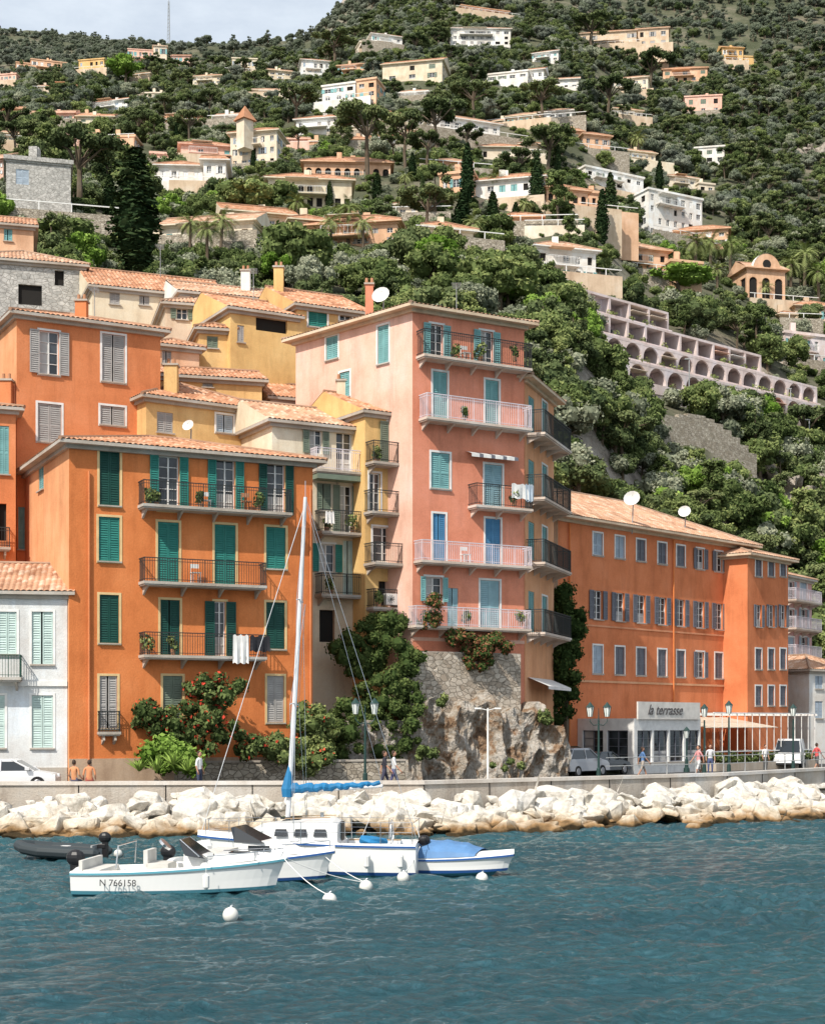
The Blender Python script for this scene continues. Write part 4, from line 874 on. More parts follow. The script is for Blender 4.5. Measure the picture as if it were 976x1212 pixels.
# ================================================================ FOREGROUND PLANTS
def mass(name,ells,n,size,lm,m2=None,frac=0,rr=(.35,.7),seed=1,cnt=110):
    R.seed(seed); NR.seed(seed); mb=MB()
    tot=sum(e[6]for e in ells)
    for (px,py,D,rx,ry,rz,w) in ells:
        c0=P(px,py,D*KD)
        for _ in range(int(n*w/tot)):
            d=Vector((R.gauss(0,1),R.gauss(0,1),R.gauss(0,1))).normalized()*R.random()**.4; c=c0+Vector((d.x*rx,d.y*ry,d.z*rz)); r=R.uniform(*rr)
            mb.sphere(c,r*.7,lm,6,4,0,disp=.4,seed=_); mb.leaves(c,r,cnt,size,lm,.9,m2,frac)
    return mb.obj(name,tint=True)
mass('ivy_vine',[(455,850,74,2.0,.7,2.7,3),(480,790,74.8,.8,.4,2.0,1),(430,770,75.5,1.7,.6,1.3,2),(450,738,75.7,1.3,.4,.4,1),(400,870,72,1.3,.6,1.7,1.2)],220,.09,LIVY,seed=2,rr=(.2,.6),cnt=100)
mass('bougainvillea_bush',[(225,860,67.2,2.3,.7,1.5,2.4),(250,820,67.6,1.5,.5,.9,1),(170,850,67,.9,.5,.9,.7),(290,880,68,.8,.5,.8,.5)],95,.10,LEAF,LRED,.09,seed=3,rr=(.18,.55))
mass('yucca_shrub',[(190,895,66.4,1.0,.4,.7,1),(215,900,66.4,.8,.4,.5,1)],26,.13,LBRIGHT,seed=4)
mass('garden_shrub',[(375,860,70.2,1.1,.5,1.3,1),(365,895,69.8,1.2,.5,.7,1),(330,885,69,.8,.4,.7,.5)],70,.09,LEAF,LRED,.03,seed=5,rr=(.2,.55))
mass('creeper_vine',[(563,772,76.9,1.2,.35,1.0,2),(585,760,77.4,.8,.3,.7,1),(510,712,75.2,.4,.3,.3,.3),(545,752,76.4,.9,.3,.5,.7),(510,735,75.6,1.1,.25,.3,.5)],70,.08,LIVY,LMAG,.5,seed=6,rr=(.18,.42))
mass('fig_tree',[(668,790,86,.95,.9,1.6,2),(670,740,86.5,.9,.9,1.9,2),(666,715,86.5,.7,.7,1.2,1),(662,830,86,.8,.7,1.2,1)],90,.11,LIVY,seed=7)
mass('cliff_shrub',[(500,890,73.6,.6,.3,.4,.5),(640,850,78.2,.5,.3,.4,.5),(520,830,74,.3,.2,.3,.3),(600,905,74.5,.8,.3,.25,.4)],22,.08,LEAF,seed=12,rr=(.15,.35))
tb=MB(); tb.tube([(X(668,91),91,1.3),(X(670,91.3),91.3,5),(X(668,91.5),91.5,9)],[.25,.18,.08],BARK); tb.obj('fig_tree')
ag=MB()
for px,py,D in ((186,905,69.),(205,898,69.2),(222,905,69.),(165,905,69.2)):
    c=P(px,py+8,D)
    for k in range(26):
        a=k*2.4; el=R.uniform(.4,1.4); L_=R.uniform(.6,1.0); d=Vector((math.cos(a)*math.cos(el),math.sin(a)*math.cos(el),math.sin(el))); s_=Vector((-math.sin(a),math.cos(a),0))*.05
        ag.face([c-s_,c+s_,c+d*L_*.6+s_*.7,c+d*L_+Vector((0,0,-.08)),c+d*L_*.6-s_*.7],LBRIGHT,tint=.3+.5*R.random())
ag.obj('agave_plant',tint=True)
# ================================================================ STREET LAMPS
LAMPG=nmat('lamp_glass',.2,(.75,.78,.74))[0]; LGREEN=nmat('lamp_iron',.5,(.02,.05,.045))[0]
def lamp(px,ytop,D,double=True):
    z0=1.6; zt=ZZ(ytop,D); h=zt-z0; mb=MB()
    mb.tube([(0,0,0),(0,0,.25),(0,0,.3),(0,0,.8),(0,0,.85),(0,0,h-.9)],[.2,.18,.12,.1,.06,.045],LGREEN,8)
    heads=[(-.42,0),(.42,0)] if double else [(0,0)]
    for (a,b_) in heads:
        if double: mb.tube([(0,0,h-1.1),(a*.6,0,h-1.15),(a,0,h-.95),(a,0,h-.72)],.025,LGREEN,6)
        mb.tube([(a,b_,h-.72),(a,b_,h-.25)],[.11,.19],LAMPG,6); mb.tube([(a,b_,h-.25),(a,b_,h-.1),(a,b_,h)],[.24,.1,.02],LGREEN,6)
        for k in range(6):
            an=k*math.pi/3; mb.tube([(a+.115*math.cos(an),.115*math.sin(an),h-.72),(a+.195*math.cos(an),.195*math.sin(an),h-.25)],.012,LGREEN,4)
    if double: mb.tube([(0,0,h-.95),(0,0,h-.3)],[.04,.015],LGREEN,6)
    o=mb.obj('street_lamp'); o.location=(X(px,D),D,z0); return o
lamp(432,826,67.5); lamp(708,831,75); lamp(833,833,84,False); lamp(862,829,82,False); lamp(938,833,90,False); lamp(812,860,95,False)
def pole(px,ytop,D,z0=1.6):
    mb=MB(); h=ZZ(ytop,D)-z0; mb.tube([(0,0,0),(0,0,h-.15),(0,0,h)],[.055,.04,.03],WHITE,8)
    for s_ in (-1,1): mb.tube([(0,0,h-.1),(s_*.35,0,h-.02)],.02,WHITE,6); mb.box(min(s_*.3,s_*.6),max(s_*.3,s_*.6),-.09,.09,h-.05,h+.02,WHITE)
    o=mb.obj('street_light'); o.location=(X(px,D),D,z0)
pole(577,838,69); 
mb=MB(); mb.tube([(0,0,0),(0,0,6)],[.09,.06],IRONG); mb.box(-.5,.1,-.1,.1,6,6.1,IRONG); 
for px,py in ((815,490),(935,520),(957,560)):
    D=gD(px,py); o=mb.obj('street_light'); o.location=(X(px,D),D,H(X(px,D),D))
rl=MB()
for i in range(2,6):
    a,b_=pts[i]-nn[i]*.2,pts[i+1]-nn[i+1]*.2; L_=(b_-a).length; k=int(L_/2)
    for j in range(k): 
        p=a.lerp(b_,j/k); 
        if p.x>11: rl.tube([(p.x,p.y,2.14),(p.x,p.y,3.0)],.03,IRONG,5)
    if a.x>9:
        for z in (2.6,3.0): rl.tube([(a.x,a.y,z),(b_.x,b_.y,z)],.02,IRONG,5)
rl.obj('quay_railing')
# ================================================================ CARS
TYRE=nmat('tyre',.9,(.02,.02,.02))[0]; RIM=nmat('rim',.35,(.4,.4,.42),.8)[0]; CGL=nmat('car_glass',.05,(.02,.025,.03),0,.7)[0]; LITE=nmat('lights',.2,(.7,.7,.7))[0]; RLITE=nmat('tail_lights',.2,(.4,.02,.02))[0]
def car(px,D,paintc,kind,rz,z=1.5):
    m,nt,b_=nmat('car_paint',.25,paintc,.2,.6); mb=MB()
    if kind=='suv': L,Wd,body,cab=4.4,1.8,[(-2.2,.35),(-2.2,.95),(-2.05,1.05),(1.1,1.08),(2.0,.92),(2.2,.75),(2.2,.35)],[(-2.1,1.0),(-1.75,1.62),(-1.5,1.68),(.2,1.68),(.45,1.6),(1.15,1.05)]
    elif kind=='van': L,Wd,body,cab=4.8,1.9,[(-2.4,.35),(-2.4,1.15),(1.5,1.2),(2.3,.95),(2.4,.4)],[(-2.38,1.1),(-2.3,1.95),(-2.1,2.05),(.7,2.05),(1.0,1.95),(1.75,1.15)]
    else: L,Wd,body,cab=4.1,1.7,[(-2.05,.3),(-2.05,.8),(-1.9,.9),(1.0,.92),(1.9,.78),(2.05,.6),(2.05,.3)],[(-1.8,.88),(-1.3,1.36),(-1.1,1.42),(.1,1.42),(.35,1.36),(1.1,.9)]
    def prism(poly,w0,w1,mat_,zc):
        n_=len(poly); i0=len(mb.v)
        def ww(z): return w0+(w1-w0)*min(1,max(0,(z-zc[0])/(zc[1]-zc[0])))
        for sg in (-1,1):
            for (x,z_) in poly: mb.v.append((x,sg*ww(z_)/2,z_))
        k=mb.mi(mat_)
        def addf(f): mb.f.append(f); mb.m.append(k); mb.uv.append(None); mb.t.append(0)
        addf(tuple(i0+j for j in range(n_))); addf(tuple(i0+n_+j for j in reversed(range(n_))))
        for j in range(n_): addf((i0+j,i0+n_+j,i0+n_+(j+1)%n_,i0+(j+1)%n_))
    prism(body,Wd,Wd*.93,m,(.5,1.1)); zt=max(z_ for _,z_ in cab); zb=min(z_ for _,z_ in cab); prism(cab,Wd*.92,Wd*.74,CGL,(zb,zt))
    roof=[(x,z_+.012) for x,z_ in cab if z_>zt-.1]; prism([(roof[0][0],roof[0][1]-.05)]+roof+[(roof[-1][0],roof[-1][1]-.05)],Wd*.78,Wd*.75,m,(zt-.1,zt))
    for sg in (-1,1):
        def sp(x,z_): return Vector((x,sg*((Wd*.92+(Wd*.74-Wd*.92)*(z_-zb)/(zt-zb))/2+.01),z_))
        for a,c_ in ((cab[0],cab[2]),(cab[-1],cab[-3]),((-.35,zb+.02),(-.35,zt-.02))): mb.tube([sp(*a),sp(*c_)],.045,m,5)
        if kind=='van': mb.face([sp(-2.25,zb+.05),sp(0,zb+.05),sp(0,zt-.06),sp(-2.2,zt-.06)],m)
        for x in (-L*.3,L*.31):
            mb.tube([(x,sg*(Wd/2-.2),.33),(x,sg*(Wd/2+.015),.33)],.34,TYRE,18); mb.tube([(x,sg*(Wd/2+.015),.33),(x,sg*(Wd/2+.03),.33)],.2,RIM,12)
        mb.box(L/2-.22,L/2-.01,sg*Wd*.36-.16,sg*Wd*.36+.16,.62,.76,LITE); mb.box(-L/2-.015,-L/2+.1,sg*Wd*.38-.1,sg*Wd*.38+.1,.7,.95,RLITE); mb.box(.75,.95,sg*(Wd/2+.1)-.08,sg*(Wd/2+.1)+.08,.95,1.08,m)
    mb.box(-L/2-.03,L/2+.02,-Wd*.42,Wd*.42,.28,.42,TYRE)
    o=mb.obj('parked_car' if kind!='van' else 'parked_van'); o.location=(X(px,D),D,z); o.rotation_euler=(0,0,rz); bv=o.modifiers.new('b','BEVEL'); bv.width=.04; bv.segments=2; return o
car(14,67.75,(.7,.7,.7),'car',.08,1.62); car(683,90,(.35,.36,.38),'suv',.9); car(712,93,(.06,.07,.08),'car',.9); car(726,97.5,(.7,.7,.7),'car',.9); car(934,107,(.7,.7,.7),'van',-1.9)
# ================================================================ BOATS
GEL=nmat('gelcoat',.25,(.78,.78,.76),0,.5)[0]; BOOT=nmat('boot_stripe',.3,(.03,.10,.30))[0]; ANTI=nmat('antifoul',.7,(.10,.32,.40))[0]; CUSH=paint((.62,.60,.55)); BCAN=paint((.02,.17,.36)); BCAN2=paint((.10,.22,.42)); BLK=nmat('black_plastic',.4,(.015,.015,.017))[0]; CHROME=nmat('steel',.2,(.7,.7,.7),1)[0]; ALU=paint((.66,.67,.68),.35); TEAK=paint((.38,.26,.15))
def hull(mb,L,B,fs,fbw,ck=(.08,.62),draft=.25,full=2.6,stripe=BOOT,floor=.45,top=GEL):
    n=26; rows=[]
    for i in range(n+1):
        t=i/n; hb=B/2*(.86+.14*math.sin(min(1,t*1.6)*math.pi/2))*max(0.0,(1-t**full))**.75; sh=fs+(fbw-fs)*t**1.8; kz=-draft*(1-t**5)+ (sh*.55)*t**9
        x=lambda r:-L/2+L*(t*(1-.09*(1-r)))
        sec=[(x(0),0,kz),(x(.15),hb*.5,kz+(.12+.1*t)),(x(.3),hb*.88,-.02+.14*t**2+ .06),(x(.42),hb*.93,.14+.12*t**2),(x(.55),hb*.95,.14+.12*t**2+(sh-.2)*.3),(x(.85),hb*.985,sh-.14),(x(1),hb+.0,sh-.12),(x(1),hb+.03,sh-.1),(x(1),hb+.03,sh-.04),(x(1),hb-.02,sh)]
        inner=ck[0]<t<ck[1]; fz=sh-floor if inner else sh+.05*(1 if t>ck[1] else 0)
        w=max(.0,hb-.16); sec+=[(x(1),w,sh+.01),(x(1),w*.97,fz),(x(1),w*.5,fz+.02+(0 if inner else .04)),(x(1),0,fz+.02+(0 if inner else .05))]
        rows.append(sec)
    ms=[ANTI,ANTI,stripe,top,top,top,top,stripe,top,top,top,top,top]
    for sg in (1,-1):
        i0=len(mb.v)
        for sec in rows:
            for p in sec: mb.v.append((p[0],p[1]*sg,p[2]))
        k=len(rows[0])
        for i in range(n):
            for j in range(k-1): mb.f.append((i0+i*k+j,i0+(i+1)*k+j,i0+(i+1)*k+j+1,i0+i*k+j+1)); mb.m.append(mb.mi(ms[j])); mb.uv.append(None); mb.t.append(0)
        mb.face([ (p[0],p[1]*sg,p[2]) for p in rows[0][:10]]+[(rows[0][0][0],0,rows[0][9][2])],top)
def outboard(mb,x,z,s_=1.,m=BLK):
    mb.sphere((x-.15*s_,0,z+.28*s_),.26*s_,m,10,8,sc=(1.05,.62,.9)); mb.box(x-.28*s_,x-.06*s_,-.09*s_,.09*s_,z-.8*s_,z+.2*s_,m); mb.box(x-.2*s_,x+.12*s_,-.12*s_,.12*s_,z-.15*s_,z+.02*s_,m); mb.box(x-.5*s_,x,-.12*s_,.12*s_,z-.72*s_,z-.68*s_,m)
def rails(mb,pp,h,r=.014,m=CHROME):
    mb.tube([Vector(p)+Vector((0,0,h)) for p in pp],r,m,5)
    for p in pp[::2]: mb.tube([p,Vector(p)+Vector((0,0,h))],r,m,5)
def finishboat(mb,name,px,D,rz,z=0):
    e=empty(name,(X(px,D),D,z),rz); o=mb.obj('hull',e); bv=o.modifiers.new('b','BEVEL'); bv.width=.015; bv.segments=2; bv.limit_method='ANGLE'; return e
def fender(mb,x,y,z): mb.tube([(x,y,z+.35),(x,y,z+.2),(x,y,z+.15),(x,y,z-.15),(x,y,z-.22)],[.01,.01,.09,.09,.03],WHITE,8)
mb=MB(); hull(mb,5.7,2.2,.66,1.02,(.04,.60),stripe=ANTI)
mb.box(.1,.75,-.35,.35,.3,1.1,GEL); mb.box8([(.2,-.62,1.08),(.75,-.62,1.0),(.75,.62,1.0),(.2,.62,1.08),(.0,-.5,1.48),(.06,-.5,1.5),(.06,.5,1.5),(.0,.5,1.48)],CGL)
mb.tube([(.6,-.63,1.05),(.05,-.53,1.5),(.05,.53,1.5),(.6,.63,1.05)],.018,CHROME,5)
mb.box(-.9,-.3,-.45,.45,.25,.85,CUSH); mb.box(-.98,-.86,-.45,.45,.75,1.2,CUSH); mb.box(-2.5,-2.05,-.9,.9,.2,.7,CUSH); mb.box(-2.62,-2.52,-.9,.9,.4,.95,CUSH); mb.sphere((-1.5,-.4,.5),.25,BCAN,8,6,sc=(1.3,1,.7)); mb.tube([(-.55,.1,1.3),(-.5,.1,1.35)],.2,CHROME,14)
mb.box8([(.9,-.68,.84),(2.1,-.4,.96),(2.1,.4,.96),(.9,.68,.84),(1.0,-.55,1.12),(2.0,-.3,1.12),(2.0,.3,1.12),(1.0,.55,1.12)],GEL); mb.box(1.3,1.8,-.22,.22,1.125,1.15,CGL)
rails(mb,[(.9,-.98,.88),(1.5,-.85,.92),(2.1,-.6,.97),(2.6,-.22,1.02),(2.75,0,1.03),(2.6,.22,1.02),(2.1,.6,.97),(1.5,.85,.92),(.9,.98,.88)],.22)
outboard(mb,-2.85,.66,1.0); fender(mb,.9,-1.12,.45)
mb.tube([(-1.6,-.9,.75),(-1.55,-.85,1.35),(-1.55,.85,1.35),(-1.6,.9,.75)],.02,CHROME,6)
e=finishboat(mb,'motorboat',217,41.3,-.10)
tc=bpy.data.curves.new('registration','FONT'); tc.body='N 766158'; tc.size=.25; tc.extrude=.002; tc.materials.append(BLK); to=bpy.data.objects.new('registration',tc); COL.objects.link(to); to.parent=e; to.rotation_euler=(math.pi/2,0,-.015); to.location=(-2.0,-1.098,.30)
mb=MB(); hull(mb,4.9,2.0,.62,1.0,(.05,.5),stripe=BOOT); mb.box8([(-.2,-.72,.78),(1.5,-.5,.9),(1.5,.5,.9),(-.2,.72,.78),(-.1,-.6,1.3),(.9,-.42,1.2),(.9,.42,1.2),(-.1,.6,1.3)],GEL); mb.box8([(-.35,-.68,1.2),(.5,-.6,1.2),(.5,.6,1.2),(-.35,.68,1.2),(-.5,-.55,1.62),(-.4,-.5,1.65),(-.4,.5,1.65),(-.5,.55,1.62)],CGL)
for sg in (-1,1): mb.box(.05,.7,min(sg*.6,sg*.64),max(sg*.6,sg*.64),.98,1.12,CGL)
mb.box(-1.3,-.7,-.7,.7,.2,.95,CUSH); outboard(mb,-2.5,.6,.9); rails(mb,[(.9,-.75,.9),(1.7,-.5,.95),(2.3,0,1.),(1.7,.5,.95),(.9,.75,.9)],.25); mb.sphere((-1.7,.2,.9),.35,GEL,8,6,sc=(1.3,1,.8),disp=.5)
finishboat(mb,'motorboat',300,44.2,-.22)
mb=MB(); LS=6.9; hull(mb,LS,2.5,.98,1.2,(.05,.34),draft=.4,full=2.2,stripe=BOOT); mx_=.62
def cabin(mb,pr,m):
    for (x0,w0,z0),(x1,w1,z1) in zip(pr[:-1],pr[1:]):
        for sg in (-1,1): mb.face([(x0,sg*w0,.95),(x1,sg*w1,.95),(x1,sg*w1*.85,z1),(x0,sg*w0*.85,z0)],m)
        mb.face([(x0,-w0*.85,z0),(x1,-w1*.85,z1),(x1,0,z1+.09),(x0,0,z0+.09)],m); mb.face([(x0,w0*.85,z0),(x1,w1*.85,z1),(x1,0,z1+.09),(x0,0,z0+.09)],m)
    x,w,z=pr[0]; mb.face([(x,-w,.6),(x,w,.6),(x,w*.85,z),(x,0,z+.09),(x,-w*.85,z)],m)
cabin(mb,[(-1.05,.93,1.55),(-.9,.95,1.64),(-.1,.97,1.62),(.8,.9,1.54),(1.4,.74,1.44),(1.9,.5,1.2),(2.0,.4,1.1)],GEL)
for sg in (-1,1):
    for x in (-.75,-.15,.45): mb.face([(x,sg*.965,1.2),(x+.42,sg*.955,1.2),(x+.38,sg*.885,1.42),(x+.04,sg*.895,1.42)],CGL)
    mb.tube([(-.8,sg*.6,1.76),(.6,sg*.58,1.72)],.015,TEAK,5)
mb.box(-1.11,-1.06,-.3,.3,.7,1.6,BLK); mb.box(-2.8,-1.2,-1.0,-.58,.5,.98,GEL); mb.box(-2.8,-1.2,.58,1.0,.5,.98,GEL); mb.box(-2.8,-1.2,-1.0,-.58,.982,1.0,TEAK); mb.sphere((-2.0,.2,1.0),.3,BCAN,8,6,sc=(1.6,1,.6),disp=.5); mb.tube([(-2.6,0,.6),(-2.6,0,1.5)],.03,CHROME,6); mb.tube([(-2.6,0,1.3),(-2.63,0,1.3)],.38,CHROME,18,False); mb.box(.2,.8,-.25,.25,1.68,1.74,CGL); mb.tube([(-.4,-.3,1.7),(-.4,-.3,1.86)],.06,CHROME,8)
top=(mx_-.55,0,11.6)
mb.tube([(mx_,0,1.6),(mx_-.26,0,6.),(top[0],0,top[2])],[.08,.075,.055],ALU,8)
bm0=Vector((mx_-.06,0,2.5)); bm1=Vector((mx_-2.95,.0,2.7)); mb.tube([bm0,bm1],.05,ALU,8)
K=30; pp=[];rr_=[]
for k in range(K+1):
    t=k/K; p=bm0.lerp(bm1,t*.97)+Vector((0,.03*math.sin(k*2.7),.10+.025*math.sin(k*1.3)-.05*math.sin(t*3.1)*t)); pp.append(p); rr_.append(.16*(1-t*.6)*(1+.13*math.sin(k*3.7)+.08*math.sin(k*1.1)))
mb.tube(pp,rr_,BCAN,10); mb.tube([(mx_,0,2.35),(mx_,0,2.6),(mx_-.03,0,2.9),(mx_-.08,0,3.35)],[.17,.2,.14,.05],BCAN,9)
for t in (.2,.45,.7): p=bm0.lerp(bm1,t); mb.tube([p+Vector((0,0,-.1)),p+Vector((0,.0,.34*(1-t*.4)))],.02,WHITE,5)
for z,w in ((5.2,.75),(8.4,.55)):
    x=mx_-.55*(z-1.3)/10.3; mb.tube([(x,-w,z),(x,0,z+.05),(x,w,z)],.02,ALU,5)
    for sg in (-1,1): mb.tube([(mx_-.4,sg*1.2,1.1),(x,sg*w,z),(top[0],0,11.4 if z>6 else 8.3)],.008,CHROME,4)
mb.tube([(LS/2-.1,0,1.2),(top[0],0,11.4)],.012,ALU,5); mb.tube([(-LS/2+.05,0,1.),(top[0],0,11.6)],.008,CHROME,4); mb.tube([(top[0],0,11.6),(top[0],0,12.1)],.01,CHROME,4); mb.tube([bm1,(top[0],0,11.5)],.006,CHROME,4); mb.tube([bm1,(-1.6,0,.9)],.01,WHITE,4)
for sg in (-1,1):
    xs=[-3.35,-2.4,-1.2,0,1.2,2.3,3.15]; ws=[1.05,1.15,1.21,1.22,1.08,.7,.2]
    for x,w in zip(xs,ws): mb.tube([(x,sg*w,1.0),(x,sg*w,1.65)],.012,CHROME,5)
    for z in (1.35,1.65): mb.tube([(x,sg*w,z) for x,w in zip(xs,ws)],.007,CHROME,4)
mb.tube([(-3.37,-1.05,1.65),(-3.4,1.05,1.65)],.014,CHROME,5); outboard(mb,-LS/2-.05,.85,.7); fender(mb,-2,1.26,.5); fender(mb,-3.0,1.22,.5); fender(mb,-.6,1.28,.5)
finishboat(mb,'sailboat',364,46.9,math.pi-.10)
mb=MB(); hull(mb,3.7,1.7,.5,.72,(.5,.5),stripe=BOOT,full=3.)
n=14
for i in range(n):
    for j in range(8):
        qd=[]
        for ii,jj in ((i,j),(i+1,j),(i+1,j+1),(i,j+1)):
            t=ii/n*.72; a=jj/8*math.pi; hb=.85*(.86+.14*math.sin(min(1,t*1.6)*math.pi/2))*(1-t**3)**.75; sh=.5+.22*t**1.8; hgt=.5*math.sin(math.pi*min(1,.12+t*1.15))**.6+.03*math.sin(ii*2+jj)
            qd.append((-1.85+3.7*t,-hb*1.02*math.cos(a),sh+hgt*math.sin(a)))
        mb.face(qd,BCAN2)
mb.tube([(-1.2,0,.9),(-1.6,0,2.1)],.012,WHITE,5); outboard(mb,-1.85,.5,.7)
finishboat(mb,'covered_motorboat',541,46.6,-.42)
mb=MB(); RUB=nmat('dinghy_rubber',.6,(.035,.045,.05))[0]
for sg in (-1,1): mb.tube([(-1.6,sg*.62,.22),(-1.45,sg*.62,.24),(-.5,sg*.62,.26),(.5,sg*.6,.3),(1.15,sg*.42,.38),(1.5,0,.44)],[.08,.19,.22,.22,.21,.2],RUB,10)
mb.box(-1.3,1.0,-.5,.5,.08,.14,IRONG); mb.box(-.2,.1,-.55,.55,.36,.42,WHITE); mb.box(-1.32,-1.25,-.5,.5,.05,.5,IRONG); outboard(mb,-1.45,.5,.85); 
finishboat(mb,'inflatable_dinghy',72,52,math.pi-.15)
for px,D,rz in ((962,88,.6),(945,84,.4),(985,92,.8)):
    mb=MB(); hull(mb,4.4,1.7,.5,.8,(.05,.5)); mb.box(-.2,.6,-.45,.45,.4,1.1,GEL); outboard(mb,-2.2,.5,.8); finishboat(mb,'motorboat',px,D,rz)
BUOYM=nmat('buoy_plastic',.45,(.68,.67,.62))[0]
def buoy(px,py,r=.19):
    D=EYE*F/(py+3-HY); mb=MB(); mb.sphere((0,0,.08),r,BUOYM,14,10); mb.tube([(0,0,r*.9),(0,0,r*1.45),(.05,0,r*1.65)],.03,CHROME,6)
    o=mb.obj('mooring_buoy',smooth=True); o.location=(X(px,D),D,0); return o.location.copy()
bl=[buoy(273,1084),buoy(390,1066),buoy(433,1050),buoy(570,1040,.18),buoy(477,1039,.18),buoy(140,1010,.15)]
rp=MB()
def rope(a,b_,sag=.4,r=.013):
    a,b_=Vector(a),Vector(b_); rp.tube([a.lerp(b_,k/8)+Vector((0,0,-sag*4*(k/8)*(1-k/8))) for k in range(9)],r,WHITE,5)
rope((X(336,41.),40.9,1.0),bl[1]+Vector((0,0,.2)),.12); rope((X(378,44.),43.8,.95),bl[2]+Vector((0,0,.2)),.1); rope((X(336,41.),41.1,1.0),bl[2]+Vector((0,0,.2)),.1); rope((X(497,46),46,.9),bl[4]+Vector((0,0,.2)),.1)
rp.obj('mooring_rope')
# ================================================================ PEOPLE
SKIN=nmat('skin',.6,(.45,.24,.16))[0]; HAIR=nmat('hair',.7,(.05,.03,.02))[0]
def person(px,D,pose,shirt,pants,rz=0,z=1.64,h=1.72):
    S=nmat('shirt',.8,shirt)[0]; T=nmat('trousers',.8,pants)[0]; k=h/1.72
    J={'pel':(0,0,.93,.125),'wst':(0,0,1.08,.12),'chs':(0,0,1.28,.145),'nb':(0,0,1.45,.075),'nk':(0,0,1.53,.055)}
    E=[('pel','wst','s'),('wst','chs','s'),('chs','nb','s'),('nb','nk','k')]
    for sg,n_ in ((-1,'L'),(1,'R')):
        sw=.22*sg if pose=='walk' else 0
        if pose=='sit': leg=[(sg*.1,-.05,.5,.095),(sg*.12,-.45,.5,.065),(sg*.12,-.5,.1,.042),(sg*.13,-.64,.04,.035)]
        else: leg=[(sg*.1,0,.86,.095),(sg*.11,-.02-sw*.6,.48,.062),(sg*.11,-sw*1.4+.03,.09,.042),(sg*.12,-sw*1.4-.13,.04,.035)]
        arm=[(sg*.19,0,1.41,.055),(sg*.25,.02+sw*.6,1.14,.042),(sg*.25,-.06+sw*1.1 if pose!='sit' else -.22,.92 if pose!='sit' else .98,.03),(sg*.25,-.09+sw*1.3 if pose!='sit' else -.34,.83 if pose!='sit' else .95,.035)]
        for nm,c in zip(('hip','kn','an','to'),leg): J[nm+n_]=c
        for nm,c in zip(('sh','el','wr','ha'),arm): J[nm+n_]=c
        E+=[('pel','hip'+n_,'p'),('hip'+n_,'kn'+n_,'p'),('kn'+n_,'an'+n_,'p' if R.random()<.5 else 'k'),('an'+n_,'to'+n_,'h'),('nb','sh'+n_,'s'),('sh'+n_,'el'+n_,'s'),('el'+n_,'wr'+n_,'k'),('wr'+n_,'ha'+n_,'k')]
    if pose=='sit':
        for n_ in ('pel','wst','chs','nb','nk','shL','shR','elL','elR','wrL','wrR','haL','haR'):
            a=J[n_]; J[n_]=(a[0],a[1],a[2]-.38,a[3])
    keys=list(J); vs=[Vector(J[q_][:3]) for q_ in keys]; me=bpy.data.meshes.new('b'); me.from_pydata([tuple(v) for v in vs],[(keys.index(a),keys.index(b_)) for a,b_,_ in E],[])
    o=bpy.data.objects.new('b',me); COL.objects.link(o); o.modifiers.new('s','SKIN'); sd=o.modifiers.new('d','SUBSURF'); sd.levels=1; sd.render_levels=1
    for i,q_ in enumerate(keys): r_=J[q_][3]; me.skin_vertices[0].data[i].radius=(r_,r_*.8 if q_ in('chs','wst','pel') else r_)
    me.skin_vertices[0].data[0].use_root=True
    dg=bpy.context.evaluated_depsgraph_get(); m2=bpy.data.meshes.new_from_object(o.evaluated_get(dg)); bpy.data.objects.remove(o)
    mats=[S,T,SKIN,BLK]; m2.materials.clear()
    for q_ in mats: m2.materials.append(q_)
    segs_=[(Vector(J[a][:3]),Vector(J[b_][:3]),{'s':0,'p':1,'k':2,'h':3}[c]) for a,b_,c in E]
    for p in m2.polygons:
        c=p.center; best=(9,0)
        for a,b_,mi in segs_:
            ab=b_-a; t=max(0,min(1,(c-a).dot(ab)/ab.length_squared)); d=(c-(a+ab*t)).length
            if d<best[0]: best=(d,mi)
        p.material_index=best[1]; p.use_smooth=True
    e=empty('person',(X(px,D),D,z),rz); e.scale=(k,k,k); bo=bpy.data.objects.new('body',m2); COL.objects.link(bo); bo.parent=e
    hd=MB(); hz=J['nk'][2]+.12; hd.sphere((0,-.01,hz),.1,SKIN,12,10,sc=(.78,.95,1.2)); hd.sphere((0,.02,hz+.03),.108,HAIR,12,8,sc=(.8,.9,1.1)); hd.sphere((0,-.11,hz-.01),.018,SKIN,6,4,sc=(.8,1.2,1.3))
    for sg in (-1,1):
        hd.sphere((sg*.08,0,hz),.022,SKIN,6,4,sc=(.5,1,1.4)); hd.sphere((sg*.03,-.096,hz+.015),.011,BLK,6,4)
        hnd=Vector(J['haL' if sg<0 else 'haR'][:3])
        for f_ in range(4): hd.tube([hnd+Vector((0,(f_-1.5)*.02,0)),hnd+Vector((-.005*sg,(f_-1.5)*.022,-.045)),hnd+Vector((-.02*sg,(f_-1.5)*.02,-.075+.006*abs(f_-1.5)))],[.009,.008,.006],SKIN,5)
        hd.tube([hnd+Vector((0,-.03,.02)),hnd+Vector((-.01*sg,-.055,-.02))],[.01,.007],SKIN,5)
    hd.box(-.025,.025,-.101,-.094,hz-.06,hz-.052,paint((.3,.08,.07))); hd.obj('head',e,smooth=True); return e
person(88,65.3,'sit',(.55,.25,.12),(.1,.1,.15),2.9,1.66); person(106,65.4,'sit',(.6,.25,.12),(.35,.1,.08),3.3,1.66)
person(236,66.4,'stand',(.7,.7,.7),(.05,.06,.1),1.2); person(455,67,'walk',(.03,.03,.04),(.05,.05,.08),1.5); person(466,67.3,'walk',(.6,.6,.6),(.1,.1,.2),1.5)
